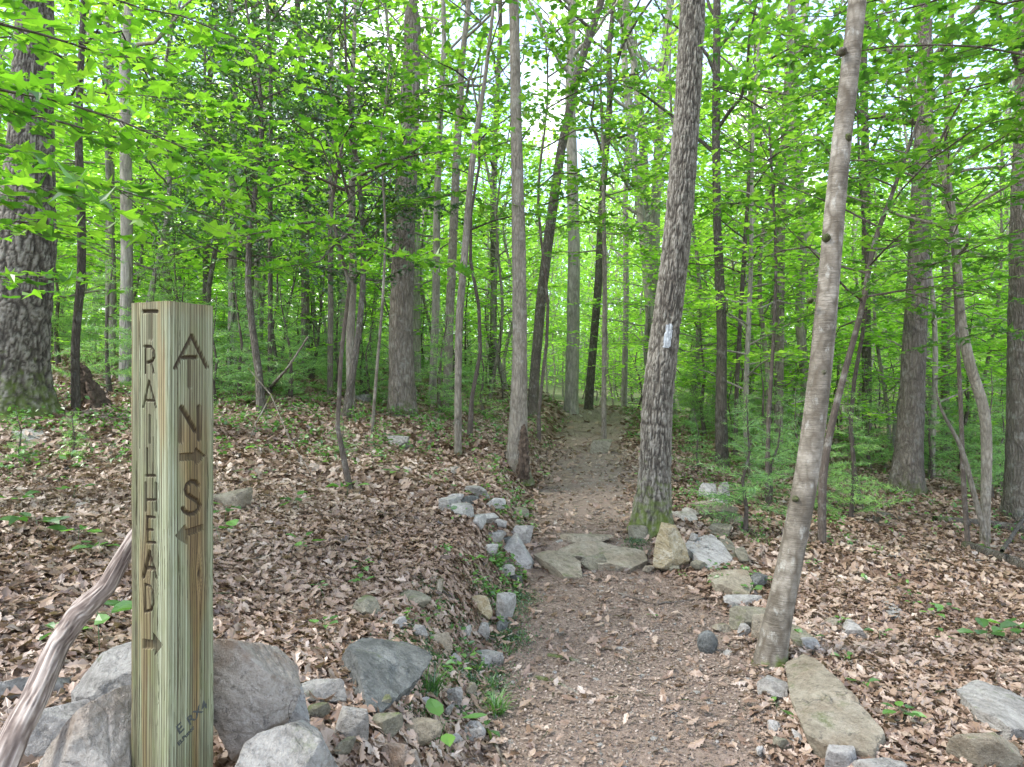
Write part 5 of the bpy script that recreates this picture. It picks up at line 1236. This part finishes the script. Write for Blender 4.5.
def seedling(px, py, label, nl=5, size=.07, h=.12, tpl='oval', seed=0, Yc=None, spread=.5):
    rnd = np.random.default_rng(seed+int(px*3+py)); g = ground(px, py)
    if Yc: g = np.array([(px-CX)/F*Yc, Yc, float(tz((px-CX)/F*Yc, Yc))])
    bk = Bark(); L = Leaves()
    tip = np.array([rnd.normal(0, .02), rnd.normal(0, .02), h])
    bk.tube(np.array([[0, 0, -.02], tip*.5, tip]), [.0022, .0018, .0012], 4)
    a0 = rnd.uniform(0, 6.28)
    for i in range(nl):
        a = a0+i*6.283/nl+rnd.normal(0, .2); d = np.array([math.cos(a), math.sin(a), rnd.uniform(-.15, .25)])
        q = tip*rnd.uniform(.75, 1); pl = size*spread
        bk.tube(np.array([q, q+d*pl]), [.001, .0008], 3, cap=False)
        L.add(q+d*pl, d, np.array([0, 0, 1.])+rnd.normal(0, .18, 3), size*rnd.uniform(.8, 1.15))
    root = add_obj('seedling', None, None, g)
    add_obj('stem', bk.mesh('stem', MAT['herb']), root); add_obj('leaves', L.mesh('leaves', tpl, MAT['herb'], .2, rnd), root)
    bk_m = root.children[0].data
    at = bk_m.attributes.new('rnd', 'FLOAT', 'POINT'); at.data.foreach_set('value', np.full(len(bk_m.vertices), .4, np.float32))
    return set_props(root, label, 'seedling')
S = [(40, 535, 'five leaved seedling low at the left edge of the leaves', 6, .11, .1), (78, 545, 'seedling just left of the stick top', 5, .10, .08), (105, 560, 'seedling right above the stick', 5, .08, .08), (72, 502, 'small plant between two pine seedlings at far left', 4, .08, .1),
     (222, 545, 'seedling touching the right edge of the signpost', 4, .11, .1), (225, 525, 'second seedling beside the signpost edge', 4, .09, .12), (300, 512, 'pair of rounded leaves on the left slope centre', 5, .10, .1), (347, 497, 'bright broad leaves below the dead twig tree', 4, .13, .1),
     (303, 552, 'small bright seedling left of the mossy sunk stone', 4, .09, .08), (362, 577, 'yellow green sprig above the dark slab', 5, .05, .09), (365, 590, 'second sprig above the dark slab', 5, .05, .06), (425, 622, 'tiny sprig at the right corner of the dark slab', 3, .05, .05),
     (468, 672, 'light green sprig beside the grass tuft', 4, .05, .06), (484, 570, 'light green leaves before the largest edging block', 5, .07, .1), (436, 752, 'broad leaf plant at the bottom edge', 4, .12, .12), (482, 738, 'bright leaf against the small whitish rock', 3, .06, .05), (465, 722, 'round leaved sprig by the whitish rock', 6, .035, .06),
     (777, 712, 'single broad leaf by the big tan slab', 2, .09, .04), (805, 645, 'bright leaf behind the beech foot', 3, .07, .05), (845, 665, 'small leaf above the big tan slab', 3, .05, .05), (860, 690, 'bright leaf right of the big tan slab', 3, .06, .05), (905, 722, 'leaf spray right of the tan slab end', 7, .07, .06),
     (985, 645, 'wide leafed seedling at the right', 6, .13, .1), (945, 615, 'little plant up from the wide leafed one', 4, .07, .07), (1012, 640, 'leafy seedling touching the right edge', 5, .12, .1), (938, 640, 'yellowish leaf on the right slope', 3, .05, .04), (910, 600, 'small seedling near the low grey slab', 4, .05, .06),
     (655, 618, 'tiny green tuft alone on the trail', 4, .03, .03), (150, 640, 'bright leaves left of the post above the boulder', 5, .1, .15), (100, 660, 'bright seedling between stick and signpost', 6, .09, .17), (45, 650, 'small leaf under the stick bend', 3, .06, .06), (545, 480, 'leafy sprig beside the upper trail', 6, .06, .1),
     (505, 478, 'green sprig at the foot of the hollow based maple', 8, .06, .1), (700, 495, 'bright sprig over the farthest stones', 7, .06, .12), (590, 540, 'thin sprout growing over the step', 3, .03, .05), (400, 480, 'yellow green seedling high on the left slope', 5, .1, .1), (260, 455, 'seedling right of the signpost on the slope', 5, .09, .1), (20, 510, 'dark leaved plant at far left', 5, .09, .08)]
for s in S: seedling(s[0], s[1], s[2], s[3], s[4], s[5])

def grass_tuft(px, py, label, n=70, h=.12):
    rnd = np.random.default_rng(int(px)); g = ground(px, py); L = Leaves()
    a = rnd.uniform(0, 6.28, n); L.add(rnd.normal(0, .015, (n, 3))*[1, 1, 0], np.stack([np.cos(a)*.8, np.sin(a)*.8, rnd.uniform(.3, 1.2, n)], 1), np.stack([-np.cos(a)*.5, -np.sin(a)*.5, np.ones(n)], 1), h*rnd.uniform(.5, 1.2, n))
    o = add_obj('grass_tuft', L.mesh('grass_tuft', 'grass', MAT['herb'], 0, rnd), None, g-np.array([0, 0, .005])); set_props(o, label, 'grass tuft')
grass_tuft(430, 695, 'grass tuft by the right side of the dark slab', 120, .13); grass_tuft(497, 715, 'grass tuft hanging over the trail edge', 110, .13)
grass_tuft(490, 690, 'small grass tuft right of the pointed grey stone', 60, .1); grass_tuft(508, 655, 'grass wisp on the left trail edge', 40, .08)

# ------------------------------------------------------------------ dead wood
def stick(pts, w, label, name='fallen_branch', mat='dark', cat='branch', Ys=None, seed=1, ns=10, lift=.02, side=None):
    P = []
    for k, q in enumerate(pts):
        if len(q) == 3: P.append(px2(*q))
        else:
            g = ground(*q); P.append(g+[0, 0, lift])
    P = np.array(P); arc = np.concatenate([[0], np.cumsum(np.linalg.norm(np.diff(P, axis=0), axis=1))]); n = max(8, int(arc[-1]/.05))
    t = np.linspace(0, arc[-1], n); C = np.stack([np.interp(t, arc, P[:, k]) for k in range(3)], 1)
    rnd = np.random.default_rng(seed); C[1:-1] += (rnd.normal(0, .004, (n-2, 3)))
    Y = C[:, 1]; R = np.linspace(w[0], w[1], n)/2/F*Y
    o0 = C[0].copy(); bk = Bark(); bk.tube(C-o0, R, ns, 0, .2, seed)
    for sp in (side or []):
        Q = np.array([px2(*q) for q in sp]); bk.tube(Q-o0, np.linspace(w[1]*.8, w[1]*.4, len(Q))/2/F*Q[:, 1], 6)
    o = add_obj(name, bk.mesh(name, MAT[mat]), None, o0); set_props(o, label, cat)
stick([(836, 508), (868, 512), (902, 521)], (6, 5), 'dark fallen branch behind the leaning beech')
stick([(935, 524), (985, 528), (1040, 536)], (8, 9), 'fallen log crossing behind the pale leaning stem', 'fallen_log', cat='log', lift=.05)
stick([(965, 550), (1000, 562), (1045, 580)], (9, 11), 'mossy fallen log at the right edge nearest the camera', 'fallen_log', cat='log', lift=.05)
stick([(872, 556), (920, 562), (985, 563)], (3, 2.5), 'long thin fallen branch on the right slope leaves')
stick([(1002, 567), (1024, 530), (1040, 505)], (4, 3), 'thin forked branch rising from the right log', lift=.15)
stick([(422, 624), (440, 646), (460, 690)], (3, 2), 'crooked pale twig right of the dark slab', 'fallen_twig', 'beech', 'twig')
stick([(384, 695), (400, 720), (416, 745)], (2.5, 2), 'curved twig below the tip of the dark slab', 'fallen_twig', 'drift', 'twig')
stick([(487, 735), (500, 760), (508, 775)], (3, 3), 'pale twig at the bottom edge of the trail', 'fallen_twig', 'beech', 'twig')
stick([(800, 640), (815, 655), (838, 668)], (4, 3), 'short brown branch behind the beech foot', 'fallen_branch', 'drift')
stick([(920, 700), (960, 693), (1030, 682)], (2, 1.5), 'straight pale twig over the lichen slab', 'fallen_twig', 'beech', 'twig')
stick([(618, 595), (655, 606), (705, 600)], (2, 1.5), 'thin dark twig across the trail', 'fallen_twig', 'twig', 'twig', lift=.01)
stick([(548, 656), (575, 661), (596, 668)], (7, 4), 'grey root crossing the left side of the trail', 'tree_root', 'grey', 'root', lift=-.005)
stick([(535, 678), (556, 683), (577, 694)], (6, 5), 'second grey root lower on the trail', 'tree_root', 'grey', 'root', lift=-.005)
stick([(200, 382), (260, 392), (300, 398)], (4, 3), 'dark dead branch lying high on the left slope')
stick([(315, 412), (360, 416), (405, 418)], (4, 3), 'dark dead branch lying among pines on the left slope')
stick([(36, 412), (50, 405), (72, 398)], (5, 4), 'dead branch between the big left oak and the thin stem')
stick([(248, 410), (270, 395), (290, 365, 6.9), (308, 337, 6.9)], (4, 2), 'pale dead crossed twig tree leaning on the left slope', 'dead_sapling', 'beech', 'dead sapling', lift=.1, side=[[(248, 368, 6.8), (271, 395, 6.8), (290, 440, 6.2), (316, 482, 5.6)], [(272, 394, 6.8), (255, 425, 6.8), (250, 440, 6.7)]])
def twig_litter():
    bk = Bark(); r = np.random.default_rng(88)
    for q in range(620):
        Y = 1.5+r.random()**.8*10; X = r.uniform(-1, 1)*(Y*.85+.4)
        L = r.uniform(.04, .3); a = r.uniform(0, 6.28); m = 4
        if abs(X-path_c(Y)) < path_w(Y): L *= .45
        t = np.linspace(-.5, .5, m)*L; x = X+t*math.cos(a)+r.normal(0, .006, m); y = Y+t*math.sin(a)+r.normal(0, .006, m)
        z = tz(x, y)+r.uniform(.012, .045 if L > .1 else .02)
        bk.tube(np.stack([x, y, z], 1), np.linspace(1, .5, m)*r.uniform(.0012, .004), 4)
    set_props(add_obj('twig_litter', bk.mesh('twig_litter', MAT['dark'])), 'small dead twigs strewn among the fallen leaves', None, None, 'stuff')
twig_litter()
r9 = np.random.default_rng(91)
for q in range(46):
    Yq = 2.6+r9.random()*8; pxq = r9.uniform(20, 1000); Xq = (pxq-CX)/F*Yq
    if abs(Xq-path_c(Yq)) < path_w(Yq)+.1 or 100 < pxq < 240 and Yq < 3.2: continue
    pyq = CY+(CH-float(tz(Xq, Yq)))*F/Yq
    sd = seedling(pxq, pyq, 'tiny green seedling sprouting from the leaf litter', int(r9.integers(3, 7)), r9.uniform(.03, .07), r9.uniform(.03, .1), seed=q)
    sd['group'] = 'tiny seedlings in the leaf litter'
# rotten stump on the left
def stump():
    g = ground(92, 408); bk = Bark(); n = 60
    C = np.array([[0, 0, -.1], [-.03, 0, .12], [-.08, .0, .26], [-.13, .02, .40], [-.16, .02, .47]]); t = np.linspace(0, 1, n)
    C2 = np.stack([np.interp(t, np.linspace(0, 1, 5), C[:, k]) for k in range(3)], 1)
    bk.tube(C2, np.interp(t, [0, .5, 1], [.12, .09, .035]), 70, .8, 1.2, 8, (.06, 22, 4))
    o = add_obj('rotten_stump', bk.mesh('rotten_stump', MAT['rotten']), None, g); set_props(o, 'black rotten jagged stump right of the thin dark stem', 'stump')
stump()

# ------------------------------------------------------------------ world, sun, camera
w = bpy.data.worlds.new('World'); scene.world = w; w.use_nodes = True
nt = w.node_tree; nt.nodes.clear()
out = nt.nodes.new('ShaderNodeOutputWorld'); bg = nt.nodes.new('ShaderNodeBackground'); bg.inputs[1].default_value = .15
sky = nt.nodes.new('ShaderNodeTexSky'); sky.sky_type = 'NISHITA'; sky.sun_disc = False
EL, AZ = 50, -105   # sun elevation; azimuth from +Y towards +X
sky.sun_elevation = math.radians(EL); sky.sun_rotation = math.radians(AZ); sky.dust_density = 1.0
tc = nt.nodes.new('ShaderNodeTexCoord')
cl = noise(nt, tc.outputs['Generated'], 3.0, 6, .6)
cf = math_n(nt, 'ADD', math_n(nt, 'MULTIPLY', math_n(nt, 'SUBTRACT', cl, .50), 5, True), .06, True)
c = mixc(nt, cf, sky.outputs[0], (9.9, 9.6, 9.1))
nt.links.new(c, bg.inputs[0]); nt.links.new(bg.outputs[0], out.inputs[0])
sun = bpy.data.lights.new('sun', 'SUN'); sun.energy = 1.15; sun.angle = math.radians(14); sun.color = (1, .95, .86)
so = bpy.data.objects.new('sun', sun); COL.objects.link(so)
so.rotation_euler = (math.radians(90-EL), 0, math.radians(180-AZ))
cam = bpy.data.cameras.new('camera'); cam.sensor_width = 36; cam.lens = F/1024*36; cam.clip_end = 1000; cam.clip_start = .05
co = bpy.data.objects.new('camera', cam); COL.objects.link(co); co.location = (0, 0, CH); co.rotation_euler = (math.radians(90), 0, 0)
scene.camera = co
vs = scene.view_settings; vs.view_transform = 'Standard'; vs.look = 'None'; vs.gamma = 1; vs.exposure = 2.03
cy = scene.cycles; cy.max_bounces = 8; cy.diffuse_bounces = 7; cy.glossy_bounces = 2; cy.transmission_bounces = 4; cy.use_denoising = True
try: cy.denoiser = 'OPENIMAGEDENOISE'
except Exception: pass
cy.use_adaptive_sampling = True; cy.adaptive_threshold = .02
